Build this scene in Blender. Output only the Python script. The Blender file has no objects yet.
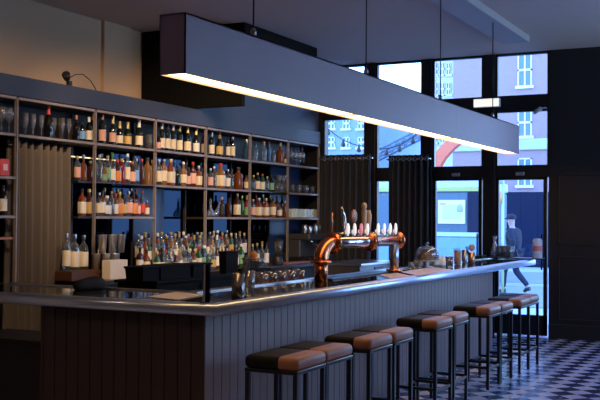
import bpy, bmesh, math, random
from mathutils import Vector, Matrix
random.seed(7)
PI = math.pi
sc = bpy.context.scene
COL = sc.collection

# ------------------------------------------------------------------ camera
FPX = 974.5
yaw, pit, roll = [math.radians(v) for v in (27.1367, 1.0787, 0.4006)]
cy, sy, cp, sp = math.cos(yaw), math.sin(yaw), math.cos(pit), math.sin(pit)
fw = Vector((-sy*cp, cy*cp, sp)); rt = Vector((cy, sy, 0)); up = rt.cross(fw)
R2 = rt*math.cos(roll) + up*math.sin(roll)
U2 = -rt*math.sin(roll) + up*math.cos(roll)
EYE = Vector((0, 0, 1.65))
cam = bpy.data.objects.new('camera', bpy.data.cameras.new('camera'))
COL.objects.link(cam)
cam.data.sensor_width = 36
cam.data.lens = FPX*36/600
cam.data.clip_end = 400
mw = Matrix.Identity(4)
for i in range(3):
    mw[i][0] = R2[i]; mw[i][1] = U2[i]; mw[i][2] = -fw[i]; mw[i][3] = EYE[i]
cam.matrix_world = mw
sc.camera = cam

def at(px, py, ax, val):
    """the point of the plane axis=val that a point of the photograph looks at (used for measuring)"""
    d = R2*(px-300) - U2*(py-200) + fw*FPX
    return EYE + d*((val-EYE[ax])/d[ax])

# ------------------------------------------------------------------ materials
MATS = {}
def nodes(name):
    m = bpy.data.materials.new(name); m.use_nodes = True
    return m, m.node_tree.nodes, m.node_tree.links, m.node_tree.nodes['Principled BSDF']

def mat(name, col, rough=.5, metal=0., spec=.5, noise=0., nscale=8., bump=0., emit=None, es=0., coat=0.):
    if name in MATS: return MATS[name]
    m, n, l, b = nodes(name)
    c = (*col, 1)
    b.inputs['Base Color'].default_value = c
    b.inputs['Roughness'].default_value = rough
    b.inputs['Metallic'].default_value = metal
    b.inputs['Specular IOR Level'].default_value = spec
    if coat: b.inputs['Coat Weight'].default_value = coat; b.inputs['Coat Roughness'].default_value = .05
    if noise or bump:
        t = n.new('ShaderNodeTexCoord'); nz = n.new('ShaderNodeTexNoise')
        nz.inputs['Scale'].default_value = nscale; nz.inputs['Detail'].default_value = 4
        l.new(t.outputs['Object'], nz.inputs['Vector'])
        if noise:
            mr = n.new('ShaderNodeMapRange')
            mr.inputs['To Min'].default_value = 1-noise; mr.inputs['To Max'].default_value = 1+noise
            l.new(nz.outputs['Fac'], mr.inputs['Value'])
            mx = n.new('ShaderNodeVectorMath'); mx.operation = 'SCALE'
            mx.inputs[0].default_value = col
            l.new(mr.outputs['Result'], mx.inputs['Scale']); l.new(mx.outputs['Vector'], b.inputs['Base Color'])
        if bump:
            bp = n.new('ShaderNodeBump'); bp.inputs['Strength'].default_value = bump; bp.inputs['Distance'].default_value = .01
            l.new(nz.outputs['Fac'], bp.inputs['Height']); l.new(bp.outputs['Normal'], b.inputs['Normal'])
    if emit: b.inputs['Emission Color'].default_value = (*emit, 1); b.inputs['Emission Strength'].default_value = es
    MATS[name] = m
    return m

def thin_glass(name, tint=(1, 1, 1), refl=.0, rough=.02, body=0.):
    """clear sheet or thin-walled glass: passes light, mirrors a little, more at grazing angles"""
    if name in MATS: return MATS[name]
    m = bpy.data.materials.new(name); m.use_nodes = True
    n, l = m.node_tree.nodes, m.node_tree.links
    n.remove(n['Principled BSDF'])
    out = n['Material Output']
    tr = n.new('ShaderNodeBsdfTransparent'); tr.inputs['Color'].default_value = (*tint, 1)
    gl = n.new('ShaderNodeBsdfGlossy'); gl.inputs['Roughness'].default_value = rough
    fr = n.new('ShaderNodeFresnel'); fr.inputs['IOR'].default_value = 1.45
    ad = n.new('ShaderNodeMath'); ad.operation = 'ADD'; ad.inputs[1].default_value = refl; ad.use_clamp = True
    l.new(fr.outputs['Fac'], ad.inputs[0])
    mx = n.new('ShaderNodeMixShader')
    l.new(ad.outputs['Value'], mx.inputs['Fac']); l.new(tr.outputs['BSDF'], mx.inputs[1]); l.new(gl.outputs['BSDF'], mx.inputs[2])
    last = mx
    if body:
        d1 = n.new('ShaderNodeBsdfDiffuse'); d1.inputs['Color'].default_value = (*tint, 1)
        d2 = n.new('ShaderNodeBsdfTranslucent'); d2.inputs['Color'].default_value = (*tint, 1)
        df = n.new('ShaderNodeMixShader'); l.new(d1.outputs['BSDF'], df.inputs[1]); l.new(d2.outputs['BSDF'], df.inputs[2])
        df.inputs['Fac'].default_value = .5
        m2 = n.new('ShaderNodeMixShader'); m2.inputs['Fac'].default_value = body
        l.new(mx.outputs['Shader'], m2.inputs[1]); l.new(df.outputs['Shader'], m2.inputs[2]); last = m2
    l.new(last.outputs['Shader'], out.inputs['Surface'])
    MATS[name] = m
    return m

def floor_mat():
    m, n, l, b = nodes('checked_tile')
    t = n.new('ShaderNodeTexCoord')
    mp = n.new('ShaderNodeMapping'); l.new(t.outputs['Object'], mp.inputs['Vector'])
    mp.inputs['Location'].default_value = (.05, .02, .05)
    ck = n.new('ShaderNodeTexChecker'); ck.inputs['Scale'].default_value = 1/.185; mp.inputs['Rotation'].default_value = (0, 0, PI/4)
    ck.inputs['Color1'].default_value = (.56, .54, .66, 1); ck.inputs['Color2'].default_value = (.016, .032, .12, 1)
    l.new(mp.outputs['Vector'], ck.inputs['Vector'])
    nz = n.new('ShaderNodeTexNoise'); nz.inputs['Scale'].default_value = 3; nz.inputs['Detail'].default_value = 5
    l.new(t.outputs['Object'], nz.inputs['Vector'])
    mr = n.new('ShaderNodeMapRange'); mr.inputs['To Min'].default_value = .7; mr.inputs['To Max'].default_value = 1.2
    l.new(nz.outputs['Fac'], mr.inputs['Value'])
    mx = n.new('ShaderNodeVectorMath'); mx.operation = 'SCALE'
    l.new(ck.outputs['Color'], mx.inputs[0]); l.new(mr.outputs['Result'], mx.inputs['Scale'])
    l.new(mx.outputs['Vector'], b.inputs['Base Color'])
    m2 = n.new('ShaderNodeMapRange'); m2.inputs['To Min'].default_value = .14; m2.inputs['To Max'].default_value = .34
    l.new(nz.outputs['Fac'], m2.inputs['Value']); l.new(m2.outputs['Result'], b.inputs['Roughness'])
    return m

def brick_mat(name, c1, c2, mortar, scale=1.):
    m, n, l, b = nodes(name)
    t = n.new('ShaderNodeTexCoord'); mp = n.new('ShaderNodeMapping')
    mp.inputs['Rotation'].default_value = (math.radians(-90), 0, 0)
    l.new(t.outputs['Object'], mp.inputs['Vector'])
    br = n.new('ShaderNodeTexBrick'); br.inputs['Scale'].default_value = scale
    br.inputs['Color1'].default_value = (*c1, 1); br.inputs['Color2'].default_value = (*c2, 1); br.inputs['Mortar'].default_value = (*mortar, 1)
    br.inputs['Brick Width'].default_value = .5; br.inputs['Row Height'].default_value = .2; br.inputs['Mortar Size'].default_value = .015
    l.new(mp.outputs['Vector'], br.inputs['Vector']); l.new(br.outputs['Color'], b.inputs['Base Color'])
    b.inputs['Roughness'].default_value = .9
    return m

M_floor = floor_mat()
M_black = mat('black_paint', (.011, .011, .014), .45, noise=.2)
M_frame = mat('black_frame', (.008, .008, .011), .4)
M_ceil = mat('ceiling_paint', (.62, .51, .46), .8, noise=.04, nscale=2)
M_beige = mat('beige_wall', (.60, .42, .28), .85, noise=.06, nscale=3)
M_slate = mat('slate_paint', (.036, .043, .072), .6, noise=.08, nscale=4)
M_shelf = mat('oak_shelf', (.27, .22, .195), .5, noise=.25, nscale=14)
M_shelf_shade = mat('shaded_shelf_wood', (.035, .028, .026), .45, noise=.2)  # shelf wood behind the front edges, with its shade put into the colour
M_blackpanel = mat('black_backboard', (.012, .011, .013), .5)
def mirror_mat():
    m = bpy.data.materials.new('smoked_mirror'); m.use_nodes = True
    n, l = m.node_tree.nodes, m.node_tree.links
    n.remove(n['Principled BSDF']); g = n.new('ShaderNodeBsdfGlossy')
    g.inputs['Color'].default_value = (.010, .016, .030, 1); g.inputs['Roughness'].default_value = .02
    l.new(g.outputs['BSDF'], n['Material Output'].inputs['Surface'])
    return m
M_mirror = mirror_mat()
M_navy = mat('navy_board', (.02, .045, .13), .35)
M_top = mat('polished_dark_stone', (.014, .015, .020), .07, noise=.3, nscale=30)
M_nose = mat('pewter_edge', (.62, .72, .92), .30, metal=.8, noise=.08, nscale=12)
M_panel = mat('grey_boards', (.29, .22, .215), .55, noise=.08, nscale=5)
M_endpanel = mat('shaded_end_boards', (.040, .026, .024), .55, noise=.1, nscale=5)  # bar boarding on its end face, darkened so the colour carries the shade
M_steel = mat('brushed_steel', (.55, .55, .57), .28, metal=1.)
M_chrome = mat('chrome', (.8, .8, .82), .16, metal=1.)
M_copper = mat('copper', (.82, .30, .14), .26, metal=1.)
M_copper2 = mat('copper_pot', (.62, .33, .19), .3, metal=1.)
M_dark = mat('black_plastic', (.012, .012, .013), .4)
M_tan = mat('tan_leather', (.33, .13, .065), .42, noise=.12, nscale=20, bump=.15)
M_blk_l = mat('black_leather', (.006, .006, .008), .6, spec=.2, noise=.1, nscale=20, bump=.15)
M_legs = mat('black_steel', (.015, .016, .022), .35, metal=.3)
M_piping = mat('pale_piping', (.6, .6, .62), .35, metal=.4)
M_curtain = mat('taupe_curtain', (.13, .11, .097), .95, noise=.1, nscale=30)
M_wcurtain = mat('charcoal_curtain', (.035, .035, .042), .9, noise=.1, nscale=30)
M_white = mat('white_enamel', (.8, .8, .8), .3)
M_paper = mat('paper', (.72, .62, .55), .7)
M_cream = mat('cream_label', (.80, .70, .52), .6)
M_glass = thin_glass('window_glass', (.93, .96, 1.), 0.)
M_clear = thin_glass('clear_glassware', (.97, .98, 1.), .16, .05, .08)
M_lamp = mat('lamp_case', (.36, .30, .39), .5, noise=.05, nscale=3)
M_strip = mat('glowing_strip', (1, .8, .5), .5, emit=(1, .60, .21), es=9)

# ------------------------------------------------------------------ mesh helpers
class B:
    def __init__(s): s.bm = bmesh.new()
    def box(s, x0, x1, y0, y1, z0, z1, bev=0., mi=0, seg=2):
        m = Matrix.Translation(((x0+x1)/2, (y0+y1)/2, (z0+z1)/2)) @ Matrix.Diagonal((abs(x1-x0), abs(y1-y0), abs(z1-z0), 1))
        r = bmesh.ops.create_cube(s.bm, size=1, matrix=m)
        vs = r['verts']
        for f in {f for v in vs for f in v.link_faces}: f.material_index = mi
        if bev:
            es = list({e for v in vs for e in v.link_edges})
            bmesh.ops.bevel(s.bm, geom=es, offset=bev, segments=seg, affect='EDGES', profile=.5)
        return s
    def ring(s, c, u, v, r, n):
        return [s.bm.verts.new(c + (u*math.cos(2*PI*k/n) + v*math.sin(2*PI*k/n))*r) for k in range(n)]
    def skin(s, rings, cap=True, mi=0, smooth=True, closed=False):
        n = len(rings[0])
        prs = list(zip(rings, rings[1:]))
        if closed: prs.append((rings[-1], rings[0]))
        for a, b in prs:
            for k in range(n):
                f = s.bm.faces.new((a[k], a[(k+1) % n], b[(k+1) % n], b[k])); f.smooth = smooth; f.material_index = mi
        if cap and not closed:
            f = s.bm.faces.new(rings[0][::-1]); f.material_index = mi
            f = s.bm.faces.new(rings[-1]); f.material_index = mi
    def tube(s, pts, r, n=12, cap=True, mi=0):
        pts = [Vector(p) for p in pts]
        rr = r if isinstance(r, (list, tuple)) else [r]*len(pts)
        d0 = (pts[1]-pts[0]).normalized()
        u = d0.orthogonal().normalized(); rings = []
        for i, p in enumerate(pts):
            d = (pts[min(i+1, len(pts)-1)] - pts[max(i-1, 0)]).normalized()
            u = (u - d*u.dot(d)).normalized(); v = d.cross(u)
            rings.append(s.ring(p, u, v, rr[i], n))
        s.skin(rings, cap, mi)
        return s
    def lathe(s, prof, c=(0, 0, 0), n=16, cap=True, mi=0, sharp=None, sx=1., sy_=1., ax=None):
        """prof: (radius, height) from the bottom up; ax: another axis than Z"""
        c = Vector(c)
        if ax is None: u, v, w = Vector((sx, 0, 0)), Vector((0, sy_, 0)), Vector((0, 0, 1))
        else:
            w = Vector(ax).normalized(); u = w.orthogonal().normalized(); v = w.cross(u)
        rings = [s.ring(c + w*z, u, v, max(r, .0004), n) for r, z in prof]
        s.skin(rings, cap, mi)
        return s
    def square_prof(s, prof, c=(0, 0, 0), mi=0, k=.25):
        """like lathe but on a rounded square section"""
        c = Vector(c); n = 16; rings = []
        for r, z, q in prof:
            ring = []
            for i in range(n):
                a = 2*PI*(i+.5)/n; x, y = math.cos(a), math.sin(a)
                mm = max(abs(x), abs(y)); sxx, syy = x/mm, y/mm
                X = x*(1-q) + sxx*q*.93; Y = y*(1-q) + syy*q*.93
                ring.append(s.bm.verts.new(c + Vector((X*r, Y*r, z))))
            rings.append(ring)
        s.skin(rings, True, mi)
        return s
    def poly_extrude(s, pts, d, mi=0):
        """pts: planar outline in 3-D; d: thickness vector"""
        a = [s.bm.verts.new(Vector(p)) for p in pts]; b = [s.bm.verts.new(Vector(p)+Vector(d)) for p in pts]
        n = len(a)
        s.bm.faces.new(a[::-1]).material_index = mi; s.bm.faces.new(b).material_index = mi
        for k in range(n): s.bm.faces.new((a[k], a[(k+1) % n], b[(k+1) % n], b[k])).material_index = mi
        return s
    def build(s, name, mats, parent=None, loc=None, rz=0.):
        bmesh.ops.recalc_face_normals(s.bm, faces=s.bm.faces[:])
        me = bpy.data.meshes.new(name); s.bm.to_mesh(me); s.bm.free()
        if not isinstance(mats, (list, tuple)): mats = [mats]
        for m in mats: me.materials.append(m)
        o = bpy.data.objects.new(name, me); COL.objects.link(o)
        if parent is not None: o.parent = parent
        if loc is not None: o.location = loc
        if rz: o.rotation_euler = (0, 0, rz)
        return o

def tag(o, label, cat, group=None):
    o['label'] = label; o['category'] = cat
    if group: o['group'] = group
    return o
def thing(name, label, cat, loc=(0, 0, 0), rz=0., group=None):
    o = bpy.data.objects.new(name, None); COL.objects.link(o)
    o.location = loc; o.rotation_euler = (0, 0, rz); o.empty_display_size = .1
    return tag(o, label, cat, group)
def struct(o):
    o['kind'] = 'structure'; return o
def dup(o, loc=None, rz=None, label=None, group=None, parent=None):
    c = o.copy(); COL.objects.link(c)
    if parent is not None: c.parent = parent
    if loc is not None: c.location = loc
    if rz is not None: c.rotation_euler = (0, 0, rz)
    if label: c['label'] = label
    if group: c['group'] = group
    for ch in [x for x in KIDS.get(o.name, [])]:
        d = dup(ch, parent=c)
        KIDS.setdefault(c.name, []).append(d)
    return c
KIDS = {}
def remember(o):
    KIDS[o.name] = [x for x in COL.objects if x.parent == o]
    for k in KIDS[o.name]: remember(k)
def setmat(o, m, i=0):
    o.material_slots[i].link = 'OBJECT'; o.material_slots[i].material = m

ORD = ['first', 'second', 'third', 'fourth', 'fifth', 'sixth', 'seventh', 'eighth', 'ninth', 'tenth', 'eleventh', 'twelfth',
       'thirteenth', 'fourteenth', 'fifteenth', 'sixteenth', 'seventeenth', 'eighteenth', 'nineteenth', 'twentieth',
       'twenty-first', 'twenty-second', 'twenty-third', 'twenty-fourth', 'twenty-fifth', 'twenty-sixth']

# ------------------------------------------------------------------ dimensions
YW = 13.736          # inner face of the street wall
ZC = 4.036
XS = -6.677          # front edges of the shelving
XB = -7.02           # back of the shelving
XR = 2.8; YN = -2.2; XL = -7.55

# ------------------------------------------------------------------ the setting
struct(B().box(XL-.2, XR+.2, YN-.2, YW+.2, -.1, 0).build('floor', M_floor))
struct(B().box(XL-.2, XR+.2, YN-.2, YW+.2, ZC, ZC+.15).build('ceiling', M_ceil))
# side wall behind the shelving: beige plaster with a shallow pilaster
w = B().box(XL-.2, XL, YN, YW, 0, ZC)
w.box(XL, XL+.05, 9.40, 9.93, 0, ZC)
struct(w.build('wall_bar_side', M_beige))
# slate painted stretch between the duct box and the window wall
struct(B().box(-6.86, -6.72, 12.23, YW, 3.002, ZC).box(-6.86, -6.72, 10.3, 12.23, 3.002, 3.60).build('wall_slate_return', M_slate))
struct(B().box(XL-.2, XR+.2, YN-.2, YN, 0, ZC).build('wall_back', mat('brown_wall', (.05, .036, .03), .8)))
# opposite side wall with two tall windows
w = B()
ys = [YN, 8.4, 10.1, 10.5, 13.4, YW]
for i in (0, 2, 4): w.box(XR, XR+.2, ys[i], ys[i+1], 0, ZC)
for i in (1, 3):
    w.box(XR, XR+.2, ys[i], ys[i+1], 0, 1.3); w.box(XR, XR+.2, ys[i], ys[i+1], 3.92, ZC)
struct(w.build('wall_opposite', mat('dark_wall', (.05, .042, .04), .8)))
for k, i in enumerate((1, 3)):
    f = B()
    for yy in (ys[i], ys[i+1]-.06, (ys[i]+ys[i+1])/2-.03): f.box(XR+.05, XR+.12, yy, yy+.06, 1.3, 3.92)
    for zz in (1.3, 3.86): f.box(XR+.05, XR+.12, ys[i], ys[i+1], zz, zz+.06)
    struct(f.build('window_%d' % (k+6), M_frame))

# the street wall: black pier, plinth, head, transoms
w = B()
w.box(-3.125, -2.15, YW, YW+.22, 0, ZC)          # pier
w.box(-.3, XR, YW, YW+.22, 0, ZC)
w.box(-2.15, -.3, YW, YW+.22, 0, .5)
w.box(-2.15, -.3, YW, YW+.22, 3.4, ZC)
w.box(XL, -6.655, YW, YW+.22, 0, ZC)
w.box(-6.655, -4.85, YW, YW+.22, 0, .45)
struct(w.build('wall_street', M_black))
# raised panel mouldings on the pier
for k, (z0, z1) in enumerate(((.25, 1.15), (1.3, 2.3))):
    t = B()
    for (a, b, c, d) in ((-3.0, -2.3, z0, z0+.03), (-3.0, -2.3, z1-.03, z1), (-3.0, -2.97, z0, z1), (-2.33, -2.3, z0, z1)):
        t.box(a, b, YW-.018, YW, c, d, .004)
    struct(t.build('trim_%d' % (k+1), M_black))
struct(B().box(-3.125, -2.15, YW-.02, YW, 0, .2, .004).build('baseboard_street', M_black))

def window_col(name, x0, x1, rows, thick=.08):
    """frame bars round each light with a pane in each"""
    f = B(); y0, y1 = YW+.03, YW+.03+thick
    root = None
    for (z0, z1) in rows:
        f.box(x0, x0+.03, y0, y1, z0, z1); f.box(x1-.03, x1, y0, y1, z0, z1)
        f.box(x0, x1, y0, y1, z0, z0+.03); f.box(x0, x1, y0, y1, z1-.03, z1)
    root = struct(f.build(name, M_frame))
    for (z0, z1) in rows:
        B().box(x0+.03, x1-.03, y0+.03, y0+.038, z0+.03, z1-.03).build('pane', M_glass, root)
    return root
UP = [(3.40, ZC), (2.40, 3.22)]
window_col('window_1', -6.655, -5.93, UP+[(.45, 2.255)])
window_col('window_2', -5.765, -5.007, UP+[(.45, 2.255)])
window_col('window_3', -4.85, -4.074, UP)
window_col('window_4', -3.897, -3.125, UP)
window_col('window_5', -2.15, -.3, [(.5, 3.4)])
t = B()
for (a, b) in ((-5.93, -5.765), (-5.007, -4.85), (-4.074, -3.897)):
    t.box(a, b, YW, YW+.16, 0, ZC, .006)
t.box(-6.655, -3.125, YW+.01, YW+.14, 3.22, 3.40, .006)
t.box(-6.655, -3.125, YW+.01, YW+.14, 2.255, 2.40, .006)
struct(t.build('trim_mullions', M_frame))
def door(name, x0, x1, hx):
    f = B(); y0, y1 = YW+.04, YW+.10
    f.box(x0, x0+.05, y0, y1, .02, 2.25, .004); f.box(x1-.05, x1, y0, y1, .02, 2.25, .004)
    f.box(x0, x1, y0, y1, .02, .306, .004); f.box(x0, x1, y0, y1, 2.22, 2.255, .004)
    root = struct(f.build(name, M_frame))
    B().box(x0+.05, x1-.05, y0+.025, y0+.033, .30, 2.22).build('pane', M_glass, root)
    h = B().tube([(hx, y0-.05, .95), (hx, y0-.05, 1.45)], .012)
    h.tube([(hx, y0, 1.0), (hx, y0-.05, 1.0)], .008).tube([(hx, y0, 1.4), (hx, y0-.05, 1.4)], .008)
    h.build('door_handle', M_legs, root)
    # closer box over the leaf
    c = (x0+x1)/2
    B().box(c-.06, c+.06, YW-.02, YW+.01, 2.28, 2.33, .006).build('door_closer', mat('closer_grey', (.3, .3, .33), .4), root)
door('door_1', -4.85, -4.10, -4.15)
door('door_2', -3.90, -3.16, -3.22)

# illuminated sign box hung under the transom
q0, q1 = at(474, 108, 1, YW-.12), at(500, 98, 1, YW-.12)
e = thing('exit_sign', 'white glowing exit sign box hung across the window mullion', 'sign', (q0.x, YW-.12, q0.z))
wx, hz_ = q1.x-q0.x, q1.z-q0.z
B().box(0, wx, -.035, .035, 0, hz_, .006).build('housing', mat('sign_housing', (.7, .7, .7), .5), e)
B().box(.008, wx-.008, -.042, -.034, .008, hz_-.008).build('lit_face', mat('sign_face', (.9, .9, .85), .5, emit=(1, .98, .86), es=.9), e)
B().box(wx/2-.1, wx/2+.1, .035, .13, hz_*.4, hz_*.6).build('bracket', M_frame, e)

# ------------------------------------------------------------------ black duct boxing above the shelves
bc = at(242, 22, 2, ZC)
d = thing('duct_boxing', 'large matte black duct boxing under the ceiling above the shelves', 'duct', (-6.6, 10.2, ZC))
B().box(-.93, .565, -.0, .08, -1.02, -.425, .004).build('drop_box', mat('matte_black_board', (.006, .006, .006), .9, spec=.1), d)
B().box(-.93, .60, .0, 2.0, -.42, -.003, .004).build('long_duct', mat('matte_black_board', (.006, .006, .006), .9, spec=.1), d)

# clip lamp on the fascia
q = at(69, 79, 0, -6.70)
cl = thing('clip_lamp', 'small black clip lamp with loose cable on top of the shelving fascia', 'lamp', (q.x, q.y, 3.0))
B().box(-.02, .02, -.02, .03, 0, .05, .004).build('clamp', M_dark, cl)
B().lathe([(.02, 0), (.035, .03), (.045, .09), (.04, .1)], (0, -.02, .05), 12, ax=(.3, -.6, .5)).build('lamp_shade', M_dark, cl)
B().tube([(0, .02, .09), (0, .10, .13), (0, .22, .15), (0, .34, .10), (0, .42, .03), (.0, .44, -.0)], .005, 6).build('cable', M_dark, cl)

# ------------------------------------------------------------------ shelving
POSTS = [5.95, 7.075, 8.245, 9.34, 10.43, 11.55, 12.66, 13.69]
ZT, Z1, Z2, Z3, ZK = 2.785, 2.43, 2.018, 1.645, 1.0
sh = thing('back_bar_shelving', 'tall oak back bar shelving with slate fascia running to the window', 'shelving', (XS, POSTS[0], 0))
def S(b, name, m): return b.build(name, m, sh, loc=(-XS, -POSTS[0], 0))
TH = .028
S(B().box(-7.3, XS+.004, POSTS[0]-1.2, YW-.03, 2.805, 3.0, .003), 'fascia', M_slate)
for y in POSTS: S(B().box(XB, XB+.03, y-.012, y+.012, ZK, ZT-.02).box(XS-.035, XS, y-.011, y+.011, ZK, ZT, .003, mi=1), 'upright', [M_shelf_shade, M_shelf])
def board(z, a, b, m=M_shelf, nm='shelf_board', th=TH):
    if m is M_shelf:
        S(B().box(XB, XS-.03, POSTS[a]+.014, POSTS[b]-.014, z-th/2, z+th/2).box(XS-.03, XS-.002, POSTS[a]+.016, POSTS[b]-.016, z-th/2-.001, z+th/2+.001, .003, mi=1), nm, [M_shelf_shade, M_shelf]); return
    S(B().box(XB, XS-.002, POSTS[a]+.014, POSTS[b]-.014, z-th/2, z+th/2, .002), nm, m)
for i in range(7):
    board(ZT, i, i+1); board(Z1, i, i+1)
M_gshelf = mat('smoked_glass_shelf', (.05, .05, .05), .15)
for i in (0, 3, 4, 6): board(Z2, i, i+1)
for i in (2, 5): board(Z2, i, i+1, M_gshelf, 'glass_shelf', .012)
for i in (0, 2, 4, 5, 6): board(Z3, i, i+1)
for z in (Z2, Z3):
    S(B().box(XB, XS-.03, 8.0, POSTS[2]-.014, z-.012, z+.012, .002), 'shelf_board', M_blackpanel)
S(B().box(XB-.03, XB, POSTS[0], POSTS[-1], Z1, ZT), 'back_panel', M_blackpanel)
S(B().box(XB-.03, XB, POSTS[0], POSTS[6], 1.0, Z1), 'mirror', M_mirror)
S(B().box(XB-.03, XB, POSTS[6], POSTS[7], 1.0, Z1), 'navy_panel', M_navy)
S(B().box(XB+.001, XB+.006, 9.36, 9.99, 1.30, Z2-.02), 'navy_panel', M_navy)
S(B().box(XB+.001, XB+.004, 13.0, 13.67, Z1+.02, ZT-.02), 'navy_panel', M_navy)
# back counter under the shelves
bk = thing('back_counter', 'low dark back counter with cupboards under the bottle shelves', 'counter', (-6.6, 8.3, 0))
B().box(-.42, .30, -.45, 5.12, .955, .999, .004).build('worktop', mat('dark_worktop', (.04, .035, .035), .3), bk)
B().box(-.42, .24, -.42, 5.10, .08, .955).build('body', M_blackpanel, bk)
for k in range(8):
    dd = B().box(.24, .262, -.40+k*.64, .22+k*.64, .12, .94, .004).build('door', M_blackpanel, bk)
    B().box(.262, .285, .10+k*.64, .115+k*.64, .7, .85, .003).build('handle', M_steel, dd)
B().box(-.42, -.18, 1.1, 5.2, 1.0, 1.13, .004).build('riser', M_blackpanel, bk)

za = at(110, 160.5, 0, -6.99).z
ls = thing('lamp_reflection', 'thin glowing line standing in for a mirror reflection behind bottles next to the curtain', 'painted reflection', (-6.99, 8.02, za))  # glowing bar added to stand in for a lamp's reflection in the mirror
B().box(-.012, .012, 0, 1.30, 0, .012).build('reflection_backing', M_steel, ls)
for k in range(5): B().box(.012, .016, .02+k*.26, .24+k*.26, .0, .012).build('reflection_segment', mat('pale_yellow_glow', (1, .9, .6), .5, emit=(1, .74, .36), es=1.6), ls)

# curtains
def curtain(name, label, p0, p1, z0, z1, pleats, amp, m, parent=None, grom=False, flare=1.0):
    """a pleated hanging between plan points p0 and p1"""
    p0, p1 = Vector(p0), Vector(p1)
    L = (p1-p0).length; d = (p1-p0).normalized(); nrm = Vector((-d.y, d.x))
    root = thing(name, label, 'curtain', (p0.x, p0.y, z0))
    b = B(); nx, nz = pleats*10, 14; grid = []
    rnd = random.Random(hash(label) % 99 + len(label))
    ph = [rnd.uniform(-.5, .5) for _ in range(pleats+2)]
    for j in range(nz+1):
        v = j/nz; row = []
        for i in range(nx+1):
            u = i/nx
            k = u*pleats
            jit = ph[int(k)]*(1-(k % 1)) + ph[int(k)+1]*(k % 1)
            a = amp*(.45+.55*(1-v)*flare+.25*v) * (1+.35*jit)
            w = math.sin(2*PI*k + jit*1.2*(1-v))
            w += .25*math.sin(2*PI*k*.5 + 3*jit)
            x = u*L + .12*amp*math.cos(4*PI*k)*(1-v)
            q = d*x + nrm*(a*w)
            row.append(b.bm.verts.new((q.x, q.y, v*(z1-z0))))
        grid.append(row)
    for j in range(nz):
        for i in range(nx):
            f = b.bm.faces.new((grid[j][i], grid[j][i+1], grid[j+1][i+1], grid[j+1][i])); f.smooth = True
    o = b.build('cloth', m, root)
    md = o.modifiers.new('thickness', 'SOLIDIFY'); md.thickness = .006
    rod = B().tube([(-d.x*.03, -d.y*.03, z1-z0-.06), (d.x*(L+.03), d.y*(L+.03), z1-z0-.06)], .012, 8).build('rod', M_steel if grom else M_dark, root)
    if grom:
        for k in range(pleats):
            for s in (.25, .75):
                c = d*((k+s)/pleats*L) + nrm*(amp*.7*(1 if s < .5 else -1))
                g = B(); n = 10; rings = []
                for a in range(n):
                    th = 2*PI*a/n
                    cc = Vector((c.x, c.y, z1-z0-.06)) + (Vector((d.x, d.y, 0))*math.cos(th)+Vector((0, 0, 1))*math.sin(th))*.026
                    rad = (cc-Vector((c.x, c.y, z1-z0-.06))).normalized()
                    rings.append(g.ring(cc, rad, Vector((nrm.x, nrm.y, 0)), .006, 5))
                g.skin(rings, closed=True); g.build('eyelet', M_steel, root)
    return root
curtain('curtain', 'taupe pleated curtain hanging in the open bay beneath the stemmed glasses', (-6.80, 7.10), (-6.80, 7.96), .04, 2.40, 8, .062, M_curtain)
curtain('curtain', 'taupe pleated curtain behind the bottle ledges at the end bay', (-6.94, 6.0), (-6.94, 7.05), .04, 2.38, 9, .035, M_curtain)
curtain('curtain', 'charcoal eyelet curtain between the shelving and the first window mullion', (-6.60, YW-.16), (-5.76, YW-.16), .03, 2.63, 8, .045, M_wcurtain, grom=True)
curtain('curtain', 'charcoal eyelet curtain drawn beside the glazed entrance door', (-5.47, YW-.16), (-4.84, YW-.16), .03, 2.60, 7, .045, M_wcurtain, grom=True)

# ------------------------------------------------------------------ the bar
XN, YNB = -3.30, 5.276       # outer edges of the counter
XI, YI = -3.935, 6.02        # inner edges
ZB = 1.10; TB = .078
bar = thing('bar_counter', 'long L-shaped bar with polished dark top and grey boarded front', 'bar', (XN, YNB, 0))
def Bp(b, name, m): return b.build(name, m, bar, loc=(-XN, -YNB, 0))
XE = -5.75
pts = [(XN-.035, YNB+.035), (XN-.035, YW-.02), (XI, YW-.02), (XI, YI), (XE, YI), (XE, YNB+.035)]
Bp(B().poly_extrude([(x, y, ZB-.045) for x, y in pts], (0, 0, .043)), 'worktop', M_top)
# bullnose along both outer edges, mitred at the corner
nb = B(); rings = []
prof = []
for k in range(13):
    a = -PI/2 + PI*k/12
    prof.append((.040*math.cos(a)**.8 if math.cos(a) > 0 else 0, TB/2*math.sin(a)))
prof = [(-.03, -TB/2), (.030, -TB/2), (.038, -TB/2+.006), (.040, -.02), (.040, .012), (.036, .024), (.026, .034), (.012, TB/2), (-.03, TB/2)]
def noserings(pts_dirs):
    for (px, py, dx, dy) in pts_dirs:
        yield [nb.bm.verts.new((px+dx*o_, py+dy*o_, ZB-TB/2+z_)) for o_, z_ in prof]
sec = list(noserings([(XE, YNB+.04, 0, -1), (XN-.04, YNB+.04, 1, -1), (XN-.04, YW-.02, 1, 0)]))
nb.skin(sec, True)
Bp(nb, 'edge_moulding', M_nose)
Bp(B().box(XI, XI+.03, YI, YW-.03, ZB-.01, ZB+.010, .004).box(XE, XI+.03, YI-.03, YI, ZB-.01, ZB+.010, .004), 'inner_lip', M_steel)
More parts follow.
